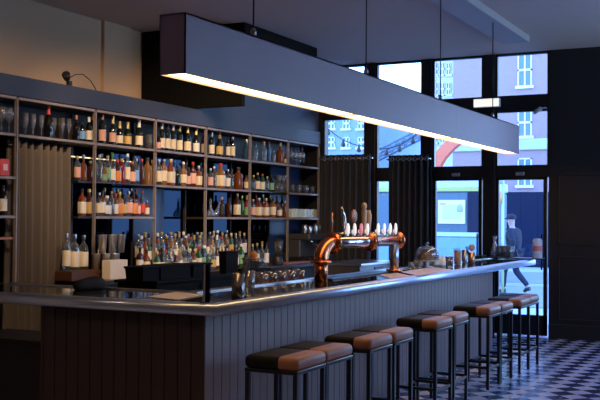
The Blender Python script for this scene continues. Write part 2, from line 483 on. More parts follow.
# boards under the counter
pb = B(); x = XN-.16; y = YNB+.13; k = 0
while y < 12.10:
    pb.box(x-.02, x, y+.003, min(y+.105, 12.12)-.003, .0, ZB-TB, .003); y += .105
pb.box(x-.03, x-.012, YNB+.13, 12.12, 0, ZB-TB)
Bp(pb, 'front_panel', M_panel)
pe = B(); xx = x-.003
while xx > -4.83:
    pe.box(max(xx-.105, -4.86)+.003, xx-.003, YNB+.125, YNB+.145, .10, ZB-TB, .003); xx -= .105
pe.box(-4.86, x-.003, YNB+.137, YNB+.16, 0, ZB-TB)
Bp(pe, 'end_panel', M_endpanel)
Bp(B().box(XI+.03, x-.03, 12.06, 12.12, 0, ZB-TB), 'far_end_panel', M_panel)
Bp(B().box(XI+.03, XI+.06, YI-.05, 11.9, .0, ZB-.045), 'inner_panel', M_blackpanel)
Bp(B().box(-4.86, -4.83, YNB+.16, YI-.05, .0, ZB-.045), 'inner_panel', M_blackpanel)
for yy in (12.9,): Bp(B().box(XI+.05, XI+.10, yy, yy+.05, 0, ZB-.045), 'support_post', M_frame)

# low dark ledge seen beneath the flap end
lw = thing('low_cabinet', 'low black cabinet with open top below the counter flap by the curtain', 'cabinet', (-5.6, 6.1, 0))
B().box(-.45, .45, -.25, .25, .08, .64, .006).build('body', M_black, lw)
B().box(-.50, .47, -.28, .28, .64, .68, .006).build('top', M_black, lw)
B().box(-.40, .40, .25, .262, .12, .6, .003).build('door', M_black, lw)
q = at(1, 333, 2, .68)
bb = thing('magazine_holder', 'pale blue upright box standing on the low cabinet under the flap', 'box', (-5.98, 5.98, .68))
B().box(-.05, .035, -.11, .11, 0, .20, .004).build('case', mat('pale_blue_card', (.45, .6, .85), .5), bb)
B().box(-.044, .029, -.105, .105, .199, .203).build('contents', M_paper, bb)

# ------------------------------------------------------------------ pendant strip light
LX0, LX1, LY0, LY1, LZ0, LZ1 = -3.345, -3.162, 4.70, 12.245, 2.485, 2.84
pl = thing('pendant_light', 'long grey box pendant with warm glowing underside hanging over the bar', 'pendant light', ((LX0+LX1)/2, LY0, LZ0))
def P(b, n_, m): return b.build(n_, m, pl, loc=(-(LX0+LX1)/2, -LY0, -LZ0))
c = B()
c.box(LX0, LX0+.008, LY0, LY1, LZ0, LZ1); c.box(LX1-.008, LX1, LY0, LY1, LZ0, LZ1)
c.box(LX0, LX1, LY0, LY0+.008, LZ0, LZ1); c.box(LX0, LX1, LY1-.008, LY1, LZ0, LZ1); c.box(LX0, LX1, LY0, LY1, LZ1-.01, LZ1)
for yy in (7.2, 9.7): c.box(LX0-.001, LX1+.001, yy, yy+.004, LZ0, LZ1+.001)
P(c, 'casing', M_lamp)
nseg = 6; seg = (LY1-LY0-.02)/nseg
for k in range(nseg):
    P(B().box(LX0+.010, LX1-.010, LY0+.01+k*seg+.004, LY0+.01+(k+1)*seg-.004, LZ0+.012, LZ0+.022), 'diffuser', M_strip)
for k, yy in enumerate((5.482, 7.34, 9.205, 11.06)):
    top = ZC if k < 3 else ZC-.09
    P(B().tube([(LX1-.008, yy+.02, LZ1-.01), (LX1-.008, yy+.02, top)], .006, 6), 'suspension_cable', M_legs)
    P(B().lathe([(.02, 0), (.02, .03), (.008, .05)], (LX1-.008, yy+.02, LZ1), 10), 'cable_gland', M_steel)
# ceiling trunking
tk = tag(B().box(-.19, .17, -3.0, 0, -.09, -.001, .006).build('ceiling_trunking', mat('trunking_paint', (.42, .40, .42), .6), loc=(-3.27, 12.52, ZC)), 'wide pale grey trunking box fixed flat to the ceiling above the bar', 'trunking')

# ------------------------------------------------------------------ stools
def make_stool(label):
    r = thing('bar_stool', label, 'stool', group='bar stools along the counter front')
    W, D, zt = .38, .42, .80
    s = B().box(-W/2, W/2, -D/2, D/2, zt-.085, zt, .034, seg=4)
    sp_ = .055
    bmesh.ops.bisect_plane(s.bm, geom=s.bm.verts[:]+s.bm.edges[:]+s.bm.faces[:], plane_co=(sp_, 0, 0), plane_no=(1, 0, 0))
    for f in s.bm.faces:
        f.smooth = True
        f.material_index = 1 if f.calc_center_median().x > sp_ else 0
    s.build('seat', [M_blk_l, M_tan], r)
    f = B().box(-W/2+.006, W/2-.006, -D/2+.006, D/2-.006, zt-.105, zt-.083, .002)
    f.build('seat_frame', M_legs, r)
    B().tube([(W/2-.003, -D/2+.02, zt-.082), (W/2-.003, D/2-.02, zt-.082)], .0035, 6).build('piping', M_piping, r)
    for sx_ in (-1, 1):
        for sy2 in (-1, 1):
            x, y = sx_*(W/2-.022), sy2*(D/2-.022)
            B().box(x-.014, x+.014, y-.014, y+.014, 0, zt-.105, .002).build('leg', M_legs, r)
    z = .20
    for sx_ in (-1, 1):
        x = sx_*(W/2-.022)
        B().box(x-.010, x+.010, -D/2+.036, D/2-.036, z-.012, z+.012, .002).build('footrest', M_legs, r)
    for sy2 in (-1, 1):
        y = sy2*(D/2-.022)
        B().box(-W/2+.036, W/2-.036, y-.010, y+.010, z+.0, z+.024, .002).build('footrest', M_legs, r)
    remember(r)
    return r
near_y = [5.26, 5.69, 6.38, 6.84, 7.84, 8.34, 9.24, 9.68, 10.37, 10.80]
right_x = [-2.705, -2.71, -2.695, -2.70, -2.71, -2.72, -2.665, -2.66, -2.65, -2.655]
st0 = make_stool('two-tone black and tan leather bar stool beside the bar corner, end of the row')
for i, (y, xr) in enumerate(zip(near_y, right_x)):
    lab = 'two-tone black and tan bar stool, %s along the row from the bar corner' % ORD[i]
    if i == 9: lab = 'two-tone bar stool at the door end of the row before the black pier'
    loc = (xr-.19, y+.21, 0)
    if i == 0: st0.location = loc
    else: dup(st0, loc, math.radians(random.uniform(-1.5, 1.5)), lab)

#@@PART2
# ------------------------------------------------------------------ bottles
def glassm(name, c, rough=.08): return mat(name, c, rough, spec=.6, coat=.3)
G = dict(
    dark=glassm('dark_green_glass', (.008, .012, .008)),
    black=glassm('near_black_glass', (.006, .005, .006)),
    green=glassm('green_glass', (.012, .075, .02)),
    amber=glassm('amber_spirit', (.15, .040, .008)),
    brown=glassm('brown_spirit', (.05, .014, .006)),
    red=glassm('red_liquor', (.16, .008, .008)),
    gold=glassm('golden_spirit', (.22, .105, .02)),
    clear=thin_glass('clear_bottle', (.80, .86, .88), .10, .06, .07),
    blue=glassm('blue_glass', (.03, .07, .16)),
    orange=glassm('orange_liquor', (.20, .045, .008)),
)
GN = dict(dark='dark-green', black='black', green='green', amber='amber', brown='dark-brown', red='red', gold='golden', clear='clear', blue='blue glass', orange='orange')
LB = dict(
    cream=M_cream, white=mat('white_label', (.82, .78, .70), .6), pink=mat('pinkish_label', (.74, .42, .33), .6),
    gold=mat('gold_label', (.62, .42, .14), .5), blue=mat('blue_label', (.16, .36, .70), .5), red=mat('red_label', (.60, .06, .04), .5),
    orange=mat('orange_label', (.75, .27, .06), .5), black=mat('black_label', (.02, .02, .02), .5), green=mat('green_label', (.2, .4, .2), .5), none=None)
CP = dict(black=M_dark, red=mat('red_cap', (.50, .03, .02), .4), gold=mat('gold_cap', (.65, .45, .15), .35, metal=.7), white=mat('white_cap', (.8, .8, .78), .5),
          silver=M_steel, copper=mat('copper_foil', (.62, .24, .13), .35, metal=.5), green=mat('green_cap', (.05, .25, .08), .4), cork=mat('cork', (.5, .33, .18), .8))
# unit bottles: height 1, radius 1 scaled on placing
SHAPES = {
    'wine':   ([(.9, 0), (1, .01), (1, .60), (.93, .66), (.62, .72), (.40, .78), (.36, .84), (.36, .96), (.42, .965), (.42, .985), (.36, 1)], (.10, .46), .80),
    'slope':  ([(.9, 0), (1, .01), (1, .45), (.90, .54), (.66, .64), (.44, .74), (.36, .82), (.34, .95), (.40, .96), (.40, .985), (.34, 1)], (.10, .42), .72),
    'spirit': ([(.9, 0), (1, .012), (1, .62), (.92, .70), (.55, .77), (.38, .80), (.36, .90), (.40, .91), (.40, .995), (.30, 1)], (.13, .55), .88),
    'square': ([(.92, 0, .9), (1, .015, .9), (1, .58, .9), (.9, .68, .6), (.5, .75, .2), (.36, .79, 0), (.36, .88, 0), (.42, .885, 0), (.42, .995, 0), (.36, 1, 0)], (.10, .52), .87),
    'tall':   ([(.9, 0), (1, .01), (1, .66), (.80, .74), (.46, .79), (.40, .83), (.38, .93), (.43, .935), (.43, .995), (.36, 1)], (.16, .56), .91),
    'squat':  ([(.8, 0), (1, .05), (1, .48), (.85, .60), (.45, .68), (.30, .72), (.28, .84), (.38, .86), (.38, .98), (.28, 1)], (.12, .42), .83),
    'tapered':([(.75, 0), (.82, .01), (1, .55), (.9, .66), (.45, .74), (.34, .78), (.32, .92), (.38, .93), (.38, .99), (.3, 1)], (.14, .48), .90),
}
MESHC = {}
def bottle_meshes(shape):
    if shape in MESHC: return MESHC[shape]
    prof, (l0, l1), c0 = SHAPES[shape]
    sq = shape == 'square'
    b = B()
    if sq: b.square_prof(prof)
    else: b.lathe(prof, n=16)
    body = b.build('proto', M_dark).data
    b = B()
    if sq:
        b.square_prof([(1.02, l0, .9), (1.02, l1, .9)])
    else:
        rings = [[b.bm.verts.new((1.02*math.cos(a), 1.02*math.sin(a), z)) for a in [PI*2*k/20 for k in range(20)]] for z in (l0, l1)]
        b.skin(rings, False)
    lab = b.build('proto', M_dark).data
    b = B(); pr = [(p[0], p[1]) for p in prof if p[1] >= c0-.001]
    r0 = pr[0][0] if pr else .36
    b.lathe([(r0*1.08, c0)] + [(r*1.10, z) for r, z in pr if z > c0] + [(.34, 1.006)], n=12)
    cap = b.build('proto', M_dark).data
    for o in [o for o in COL.objects if o.name.startswith('proto')]: bpy.data.objects.remove(o)
    MESHC[shape] = (body, lab, cap)
    return MESHC[shape]
def bottle(label, group, x, y, z, h, r, shape, body, lab, cap, nm='bottle'):
    ms = bottle_meshes(shape)
    o = bpy.data.objects.new(nm, ms[0]); COL.objects.link(o)
    o.location = (x, y, z); o.scale = (r, r, h); o.rotation_euler = (0, 0, random.uniform(-.3, .3) if shape == 'square' else random.uniform(0, 6))
    setmat(o, G[body]); tag(o, label, 'bottle', group)
    if LB[lab]:
        c = bpy.data.objects.new('label', ms[1]); COL.objects.link(c); c.parent = o; setmat(c, LB[lab])
    c = bpy.data.objects.new('cap' if cap != 'copper' else 'foil', ms[2]); COL.objects.link(c); c.parent = o; setmat(c, CP[cap])
    return o
SHN = dict(wine='wine', slope='sparkling wine', spirit='spirit', square='square spirit', tall='tall spirit', squat='round spirit', tapered='tapered spirit')
def lname(lab, cap):
    return ('with %s label' % {'pink': 'pinkish'}.get(lab, lab)) if lab != 'none' else 'with %s cap' % cap
USED = {}
def row(where, group, plane, z, items, hmax=None):
    """items: (pixel x of its centre in the photograph, height in m, radius, shape, body, label, cap)"""
    for k, (px, h, r, shp, body, lab, cap) in enumerate(items):
        y = at(px, 200, 0, plane).y
        o_ = ORD[k] if k < len(ORD) else ORD[-1]
        label = '%s %s bottle %s, %s %s' % (GN[body], SHN[shp], lname(lab, cap), o_, where)
        bottle(label, group, plane, y, z, h, r, shp, body, lab, cap)
TOPZ = Z1+.018; MIDZ = Z2+.018; LOWZ = Z3+.018; GLZ = Z2+.007
PF = -6.77
g = 'bottles on the top shelf'
row('on the top shelf over the curtain', g, PF, TOPZ, [
    (47.5, .325, .046, 'slope', 'black', 'none', 'red'), (75.5, .27, .04, 'squat', 'black', 'none', 'copper'), (81.5, .20, .042, 'spirit', 'black', 'blue', 'black'),
    (88.2, .27, .034, 'wine', 'black', 'cream', 'white'), (92.0, .31, .034, 'wine', 'dark', 'cream', 'copper')])
row('on the top shelf past the curtain', g, PF, TOPZ, [
    (101.6, .33, .040, 'wine', 'dark', 'pink', 'copper'), (112, .325, .040, 'slope', 'dark', 'pink', 'gold'), (118.9, .27, .040, 'slope', 'black', 'cream', 'gold'),
    (127, .28, .042, 'slope', 'dark', 'gold', 'gold'), (138.4, .325, .044, 'slope', 'dark', 'cream', 'white')])
row('on the top shelf of wine bottles', g, PF, TOPZ, [
    (157.9, .20, .03, 'wine', 'black', 'pink', 'black'), (161.3, .32, .038, 'wine', 'dark', 'cream', 'white'), (167, .325, .038, 'wine', 'dark', 'cream', 'black'),
    (172.6, .32, .037, 'wine', 'dark', 'cream', 'white'), (178.9, .32, .040, 'wine', 'dark', 'cream', 'gold'), (187, .345, .046, 'slope', 'dark', 'cream', 'gold'),
    (195.6, .335, .045, 'slope', 'dark', 'white', 'gold'), (203.7, .31, .038, 'wine', 'brown', 'cream', 'red')])
row('on top shelf of the sparse bay', g, PF, TOPZ, [
    (211.2, .31, .038, 'wine', 'black', 'cream', 'silver'), (219.1, .33, .047, 'slope', 'dark', 'gold', 'cork'), (227.7, .27, .030, 'spirit', 'black', 'cream', 'black'),
    (232.4, .29, .032, 'spirit', 'black', 'cream', 'silver'), (246, .28, .048, 'squat', 'blue', 'none', 'silver')])
row('on the top shelf before hanging glasses', g, PF, TOPZ, [
    (255, .26, .038, 'squat', 'clear', 'none', 'black'), (263.5, .29, .042, 'squat', 'clear', 'none', 'copper'), (268.5, .30, .036, 'tapered', 'blue', 'none', 'black'),
    (273.5, .18, .03, 'spirit', 'clear', 'none', 'silver'), (279.8, .31, .058, 'squat', 'amber', 'none', 'gold'), (285.5, .15, .03, 'spirit', 'amber', 'cream', 'black')])
# second row
g = 'spirit bottles on the second shelf'
row('on the shelf below the wine bottles', g, PF, MIDZ, [
    (158.8, .30, .036, 'spirit', 'clear', 'cream', 'silver'), (163.4, .31, .042, 'tall', 'gold', 'cream', 'blue' if False else 'silver'), (170.3, .32, .052, 'square', 'orange', 'cream', 'gold'),
    (177.3, .26, .040, 'squat', 'dark', 'none', 'black'), (183, .30, .046, 'tapered', 'gold', 'cream', 'white'), (188.3, .24, .03, 'spirit', 'brown', 'pink', 'black'),
    (192.6, .31, .042, 'spirit', 'brown', 'pink', 'red'), (198.2, .27, .045, 'square', 'amber', 'cream', 'silver'), (204, .25, .045, 'square', 'brown', 'none', 'black')])
row('at the back below the wine bottles', g, -6.9, MIDZ, [
    (161, .30, .036, 'spirit', 'brown', 'none', 'black'), (174, .31, .036, 'spirit', 'blue', 'none', 'silver'), (186, .33, .036, 'tall', 'clear', 'none', 'black'), (200.5, .33, .036, 'tall', 'clear', 'none', 'green')])
row('on second shelf of the sparse bay', g, PF, MIDZ, [
    (210.2, .25, .038, 'spirit', 'clear', 'pink', 'silver'), (214, .28, .03, 'tall', 'clear', 'none', 'white'), (220.3, .33, .062, 'square', 'gold', 'cream', 'red'),
    (227.8, .26, .034, 'spirit', 'clear', 'white', 'silver'), (231.5, .27, .034, 'spirit', 'clear', 'none', 'black'), (238, .30, .060, 'square', 'amber', 'none', 'black'),
    (246.3, .20, .032, 'spirit', 'gold', 'cream', 'black')])
# two-tier bay past the curtain
g = 'crowded bottles in the bay past the curtain'
row('on the glass shelf past the curtain', g, PF, GLZ, [
    (99, .30, .036, 'spirit', 'clear', 'none', 'silver'), (103.5, .22, .04, 'squat', 'gold', 'green', 'black'), (107.3, .30, .034, 'tall', 'clear', 'green', 'gold'),
    (112, .34, .036, 'wine', 'clear', 'white', 'green'), (117, .27, .042, 'square', 'brown', 'orange', 'red'), (121.5, .28, .04, 'spirit', 'red', 'none', 'gold'),
    (127, .34, .034, 'tall', 'clear', 'cream', 'white'), (132, .26, .038, 'spirit', 'brown', 'pink', 'copper'), (136, .30, .036, 'spirit', 'clear', 'blue', 'silver'),
    (141.5, .30, .036, 'tapered', 'brown', 'none', 'red'), (147, .32, .048, 'square', 'gold', 'none', 'black'), (152.3, .30, .044, 'square', 'gold', 'none', 'cork')])
row('at the back of that glass shelf', g, -6.92, GLZ, [
    (101.5, .33, .036, 'spirit', 'clear', 'none', 'white'), (110, .28, .036, 'spirit', 'amber', 'cream', 'red'), (119.3, .34, .036, 'tall', 'brown', 'none', 'black'), (125, .30, .036, 'spirit', 'green', 'none', 'black'),
    (134, .34, .036, 'tall', 'clear', 'none', 'silver')])
row('on the lower board past the curtain', g, PF, LOWZ, [
    (99, .25, .034, 'spirit', 'clear', 'cream', 'silver'), (102.6, .27, .034, 'spirit', 'amber', 'white', 'black'), (107, .22, .046, 'square', 'clear', 'white', 'white'),
    (111.8, .27, .03, 'tall', 'clear', 'none', 'gold'), (115.5, .25, .030, 'square', 'amber', 'white', 'red'), (119.5, .27, .042, 'square', 'gold', 'orange', 'gold'),
    (124, .24, .034, 'spirit', 'brown', 'gold', 'black'), (128.5, .28, .046, 'spirit', 'clear', 'pink', 'silver'), (133.5, .28, .046, 'square', 'brown', 'orange', 'black'),
    (138, .22, .034, 'spirit', 'red', 'pink', 'black'), (142.5, .30, .034, 'tapered', 'blue', 'red', 'red'), (147, .18, .030, 'spirit', 'amber', 'cream', 'silver')])
row('at the back of the lower board', g, -6.92, LOWZ, [
    (104.5, .31, .036, 'spirit', 'green', 'none', 'gold'), (113, .32, .036, 'tall', 'gold', 'none', 'white'), (117.5, .31, .036, 'spirit', 'clear', 'none', 'gold'), (122, .31, .036, 'spirit', 'brown', 'cream', 'red'),
    (131, .32, .036, 'tall', 'amber', 'none', 'silver'), (136, .31, .036, 'spirit', 'red', 'none', 'copper')])
# narrow bay beside the curtain
g = 'bottles on the narrow ledge beside the curtain'
row('on the ledge beside the curtain', g, PF-.02, Z2+.013, [
    (77, .26, .036, 'spirit', 'clear', 'pink', 'gold'), (83, .28, .04, 'squat', 'amber', 'none', 'silver'), (90, .22, .034, 'spirit', 'brown', 'none', 'gold')])
row('under the ledge beside the curtain', g, PF-.02, Z3+.013, [
    (82, .29, .040, 'square', 'orange', 'white', 'black'), (89, .29, .044, 'square', 'brown', 'gold', 'gold')])
# sparse bay third shelf
g = 'bottles on the third shelf of the sparse bay'
row('on third shelf of the sparse bay', g, PF, LOWZ, [
    (222, .26, .036, 'spirit', 'brown', 'black', 'cork'), (229, .25, .036, 'spirit', 'brown', 'none', 'black'), (237.2, .32, .044, 'square', 'brown', 'cream', 'gold'), (242, .29, .036, 'spirit', 'green', 'none', 'gold'), (246.7, .30, .036, 'wine', 'red', 'green', 'gold')])
# two-tier bay before the window bay
g = 'bottles in the two-tier bay before the window bay'
row('in front, third shelf beside window bay', g, PF, LOWZ, [
    (253.3, .25, .034, 'spirit', 'clear', 'pink', 'gold'), (259, .27, .046, 'square', 'amber', 'cream', 'silver'), (266, .27, .046, 'square', 'orange', 'cream', 'gold'),
    (273.2, .27, .044, 'spirit', 'gold', 'cream', 'black'), (279.8, .20, .038, 'spirit', 'clear', 'cream', 'black'), (284.8, .24, .034, 'spirit', 'amber', 'none', 'silver')])
row('on the glass ledge beside window bay', g, PF, GLZ, [
    (253.5, .22, .034, 'spirit', 'clear', 'none', 'gold'), (257.5, .26, .034, 'spirit', 'dark', 'cream', 'gold'), (262.2, .25, .036, 'spirit', 'green', 'cream', 'red'), (267, .22, .034, 'spirit', 'clear', 'none', 'gold'), (271.5, .24, .036, 'spirit', 'dark', 'green', 'black')])
row('in the rear rank beside window bay', g, -6.91, LOWZ, [
    (256, .32, .036, 'spirit', 'red', 'none', 'red'), (263, .33, .036, 'tall', 'clear', 'none', 'silver'), (270, .32, .036, 'spirit', 'brown', 'none', 'gold'), (277, .31, .036, 'spirit', 'amber', 'none', 'black'), (282, .33, .034, 'wine', 'dark', 'none', 'black')])
# back counter: upper rank on the riser, front rank on the worktop
g = 'bottles on the riser of the back counter'
rk = [(138.5, .30, 'tall', 'clear', 'white', 'silver'), (142, .28, 'spirit', 'clear', 'pink', 'white'), (145.5, .32, 'wine', 'clear', 'white', 'gold'), (149.5, .30, 'spirit', 'amber', 'white', 'black'), (153.5, .29, 'tall', 'clear', 'cream', 'silver'),
      (158, .31, 'spirit', 'green', 'none', 'white'), (162, .32, 'tall', 'clear', 'none', 'gold'), (166, .29, 'spirit', 'orange', 'none', 'silver'), (171.5, .32, 'tall', 'gold', 'none', 'cork'), (175.5, .30, 'spirit', 'gold', 'cream', 'gold'), (179.5, .32, 'wine', 'clear', 'cream', 'gold'),
      (184, .32, 'spirit', 'clear', 'white', 'white'), (188.5, .29, 'tall', 'clear', 'pink', 'silver'), (192.5, .30, 'spirit', 'clear', 'none', 'black'), (197.5, .31, 'tall', 'dark', 'white', 'silver'), (201.5, .31, 'spirit', 'clear', 'cream', 'gold'),
      (206, .29, 'spirit', 'green', 'none', 'black'), (210, .31, 'tall', 'clear', 'white', 'silver'), (214, .32, 'wine', 'dark', 'cream', 'gold'), (218, .33, 'tall', 'clear', 'none', 'white'), (222.5, .30, 'spirit', 'green', 'cream', 'gold'), (227, .33, 'tall', 'clear', 'cream', 'silver'), (231.5, .29, 'spirit', 'gold', 'none', 'white'), (236, .29, 'spirit', 'dark', 'cream', 'gold'), (240, .31, 'wine', 'clear', 'none', 'gold'), (244.5, .29, 'spirit', 'brown', 'white', 'cork')]
row('from the curtain on the counter riser', g, -6.86, 1.132, [(a, h+.02, .038, s, bo, la, ca) for a, h, s, bo, la, ca in rk])
g = 'bottles in the front rank on the back counter'
rk = [(140.5, .27, 'spirit', 'brown', 'white', 'black'), (147, .24, 'square', 'amber', 'cream', 'black'), (160, .24, 'spirit', 'red', 'white', 'black'), (167.5, .26, 'square', 'brown', 'pink', 'black'), (174, .22, 'squat', 'red', 'none', 'silver'),
      (187, .27, 'square', 'black', 'white', 'black'), (193, .26, 'square', 'dark', 'white', 'black'), (199, .26, 'spirit', 'green', 'none', 'gold'), (205, .26, 'spirit', 'green', 'none', 'white'), (211.5, .26, 'square', 'clear', 'green', 'gold'), (226, .24, 'spirit', 'brown', 'white', 'black')]
row('along the front of the back counter', g, -6.62, 1.002, [(a, h+.04, .040, s, bo, la, ca) for a, h, s, bo, la, ca in rk])
shp_ = ['spirit', 'tall', 'wine', 'square', 'tapered']; bod_ = ['clear', 'green', 'clear', 'gold', 'clear', 'dark', 'amber', 'clear', 'brown']
lab_ = ['white', 'cream', 'none', 'white', 'cream', 'gold', 'none', 'green']; cap_ = ['silver', 'gold', 'white', 'black', 'gold', 'red', 'silver']
rq = random.Random(5)
row('from the curtain in the middle rank', 'bottles in the middle rank of the back counter', -6.745, 1.132-.0, [(140.3+k*4.55+rq.uniform(-.6, .6), rq.uniform(.25, .30), rq.uniform(.033, .040), shp_[(k*3+1) % 5], bod_[(k*4+2) % 9], lab_[(k*5+1) % 8], cap_[(k*3) % 7]) for k in range(23)])
row('from the curtain in the low rank', 'bottles in the low rank of the back counter', -6.52, 1.002, [(157+k*4.7+rq.uniform(-.6, .6), rq.uniform(.24, .30), rq.uniform(.034, .042), shp_[(k*2) % 5], bod_[(k*4+1) % 9], lab_[(k*3+1) % 8], cap_[(k*2+1) % 7]) for k in range(19)])
row('beside the blender on the back counter', 'bottles beside the blender', -6.5, 1.002, [
    (253, .30, .034, 'spirit', 'clear', 'white', 'gold'), (257.5, .31, .034, 'spirit', 'dark', 'cream', 'gold'), (262.5, .33, .034, 'wine', 'clear', 'none', 'gold'), (267, .31, .034, 'spirit', 'clear', 'white', 'black')])
row('beside the curtain on the wooden stand', 'clear bottles beside the curtain', -6.62, 1.10, [
    (67, .38, .042, 'spirit', 'clear', 'cream', 'silver'), (75, .37, .050, 'square', 'clear', 'cream', 'silver'), (84, .36, .046, 'square', 'clear', 'cream', 'silver')])
y0, y1 = at(64, 280, 0, -6.6).y, at(94, 280, 0, -6.6).y
tag(B().box(-6.72, -6.5, y0, y1, 1.0, 1.10, .006).build('wooden_stand', mat('orange_wood', (.09, .032, .014), .5)), 'brown wooden stand carrying three clear bottles beside the curtain', 'stand')

# end bay ledges
PZ = -6.75
row('in the end bay behind the tall upright', 'bottles in the end bay', PZ, 1.645+.018, [(3, .28, .04, 'spirit', 'black', 'white', 'black')])
yq = at(3, 155, 0, PZ).y
rl = thing('red_tin', 'red tin with dark emblem on the ledge of the end bay', 'tin', (PZ, yq, Z2+.018))
B().box(-.04, .04, -.07, .05, 0, .16, .008).build('tin_body', mat('red_tin_paint', (.65, .05, .03), .4), rl)
B().box(.04, .042, -.035, .02, .05, .11).build('emblem', mat('emblem_pink', (.8, .5, .45), .4), rl)
for nm_, z, c in (('ledge', 1.44, (.35, .12, .05)),):
    tag(B().box(-6.93, -6.69, 5.97, 7.05, z-.012, z+.012, .003).build('serving_tray', mat('tray_wood', c, .5)), 'narrow orange brown tray ledge spanning the end bay under the bottles', 'tray')

# ------------------------------------------------------------------ glassware
def glass_proto(kind):
    b = B()
    if kind == 'wine':
        b.lathe([(.034, 0), (.034, .003), (.006, .008), (.004, .085), (.02, .10), (.037, .135), (.036, .17), (.030, .205), (.029, .205), (.035, .17), (.035, .135), (.018, .103), (.0, .10)], n=14, cap=True)
    elif kind == 'flute':
        b.lathe([(.03, 0), (.03, .003), (.005, .008), (.004, .07), (.012, .085), (.025, .14), (.024, .21), (.023, .21), (.023, .14), (.010, .09), (0, .088)], n=12)
    elif kind == 'tumbler':
        b.lathe([(.030, 0), (.036, .09), (.0345, .09), (.029, .010), (0, .010)], n=14)
    elif kind == 'high':
        b.lathe([(.028, 0), (.033, .13), (.0315, .13), (.027, .010), (0, .010)], n=14)
    elif kind == 'shot':
        b.lathe([(.020, 0), (.026, .065), (.0245, .065), (.018, .012), (0, .012)], n=12)
    m = b.build('g', M_clear).data
    bpy.data.objects.remove([o for o in COL.objects if o.data == m][0])
    return m
GP = {k: glass_proto(k) for k in ('wine', 'flute', 'tumbler', 'high', 'shot')}
def glass(kind, label, group, x, y, z, name, flip=False, s=1., tilt=None):
    o = bpy.data.objects.new(name, GP[kind]); COL.objects.link(o)
    o.location = (x, y, z); o.scale = (s, s, s)
    if flip: o.rotation_euler = (PI, 0, 0); o.location.z = z
    return tag(o, label, 'glass', group)
k = 0
for i, px in enumerate((21.5, 26, 29.5, 33.5, 38, 41.5, 59.5, 62.5, 65.5, 69)):
    y = at(px, 120, 0, PF).y
    glass('flute', 'slender flute glass, %s in line on the top shelf over the taupe curtain' % ORD[i], 'flutes over the curtain', PF-(.0 if i % 2 else .07), y, TOPZ, 'flute_glass', s=1.05)
for i, px in enumerate((1.5, 5, 9)):
    glass('wine', 'round wine glass, %s on the top shelf of the end bay' % ORD[i], 'wine glasses in the end bay', PF-.05*(i % 2), at(px, 120, 0, PF).y, TOPZ, 'wine_glass', s=1.2)
glass('high', 'straight tall glass alone at the end of the top shelf before the eight wine bottles', None, PF, at(149, 130, 0, PF).y, TOPZ, 'tall_glass', s=1.3)
for i, px in enumerate((293.5, 297.5, 301, 304.5)):
    glass('wine', 'stemmed wine glass hanging upside down in the window bay, %s along' % ORD[i], 'hanging wine glasses in the window bay', PF-.03, at(px, 150, 0, PF).y, ZT-.02, 'wine_glass', flip=True, s=1.0)
    glass('wine', 'stemmed wine glass standing beneath the hanging ones in the window bay, %s along' % ORD[i], 'standing wine glasses in the window bay', PF-.1, at(px-1, 150, 0, PF-.1).y, TOPZ, 'wine_glass', s=.62)
for i in range(8):
    glass('tumbler', 'clear tumbler on the second shelf of the window bay, %s along' % ORD[i], 'tumblers in the window bay', PF-.06*(i % 2), at(292+i*3.4, 185, 0, PF).y, MIDZ, 'tumbler', s=1.35)
for i, (px, dz) in enumerate(((276.5, 0), (280.5, 0), (284.8, 0), (278.5, .13), (283, .13))):
    glass('tumbler', 'stacked clear tumbler in the two-tier bay, %s of the stack' % ORD[i], 'stacked tumblers in the two-tier bay', PF, at(px, 185, 0, PF).y, GLZ+dz, 'tumbler', s=1.4)
# decanter pair in the sparse bay
y = at(210.5, 205, 0, PF).y
dc = thing('decanter', 'low clear decanter with long stopper on the third shelf of the sparse bay', 'decanter', (PF, y, LOWZ))
B().lathe([(.055, 0), (.07, .02), (.055, .06), (.02, .10), (.016, .17), (.024, .18), (.022, .18), (.012, .17), (.014, .10), (.05, .055), (.06, .02), (0, .01)], n=16).build('vessel', M_clear, dc)
B().lathe([(.011, .16), (.012, .185), (.022, .21), (.0, .24)], n=10).build('stopper', M_clear, dc)
y = at(216.5, 200, 0, PF).y
jg = tag(B().tube([(0, 0, 0), (.0, .0, .06), (.01, .03, .13), (.02, .05, .2)], [.028, .03, .016, .012], 10).build('glass_vase', M_clear, loc=(PF, y, LOWZ)), 'slim clear glass vase with bent neck beside the decanter', 'vase')
# pale cards in the window bay
for i in range(9):
    px = 291.5+i*3.05
    yy = at(px, 210, 0, PF).y
    cc = [(.62, .72, .62), (.7, .74, .66), (.55, .68, .62)][i % 3]
    tag(B().box(-.08, .03, -.035, .035, 0, .125+.006*(i % 2), .003).build('menu_card_box', mat('pale_card_%s' % 'abc'[i % 3], cc, .6), loc=(PF, yy, LOWZ)),
        'pale green card box on the third shelf of the window bay, %s in line' % ORD[i], 'box', 'pale card boxes in the window bay')

# metal tumblers (shaker cups) at the back counter beside the curtain
cb = B(); cb.lathe([(.036, 0), (.047, .17), (.049, .172), (.0455, .17), (.034, .004), (0, .004)], n=18); cm = cb.build('shaker_cup', mat('satin_steel', (.72, .70, .68), .36, metal=.85))
K = [(98.5, 0), (103.5, .0), (107.5, 0), (112, 0), (117.5, 0), (99.5, .19), (104.5, .19), (110, .19), (115, .19), (118.5, .19)]
for i, (px, dz) in enumerate(K):
    yy = at(px, 255, 0, -6.55).y
    o = cm if i == 0 else dup(cm)
    o.scale = (1.05, 1.05, 1.12); o.location = (-6.55+(.03 if i % 2 else -.03), yy, 1.07+dz*1.05)
    tag(o, 'tall polished metal shaker cup, %s in the %s tier beside the white box' % (ORD[i if dz == 0 else i-5], 'upper' if dz else 'lower'), 'cup', 'metal shaker cups beside the curtain')
y0, y1 = at(96, 280, 0, -6.55).y, at(121, 280, 0, -6.55).y
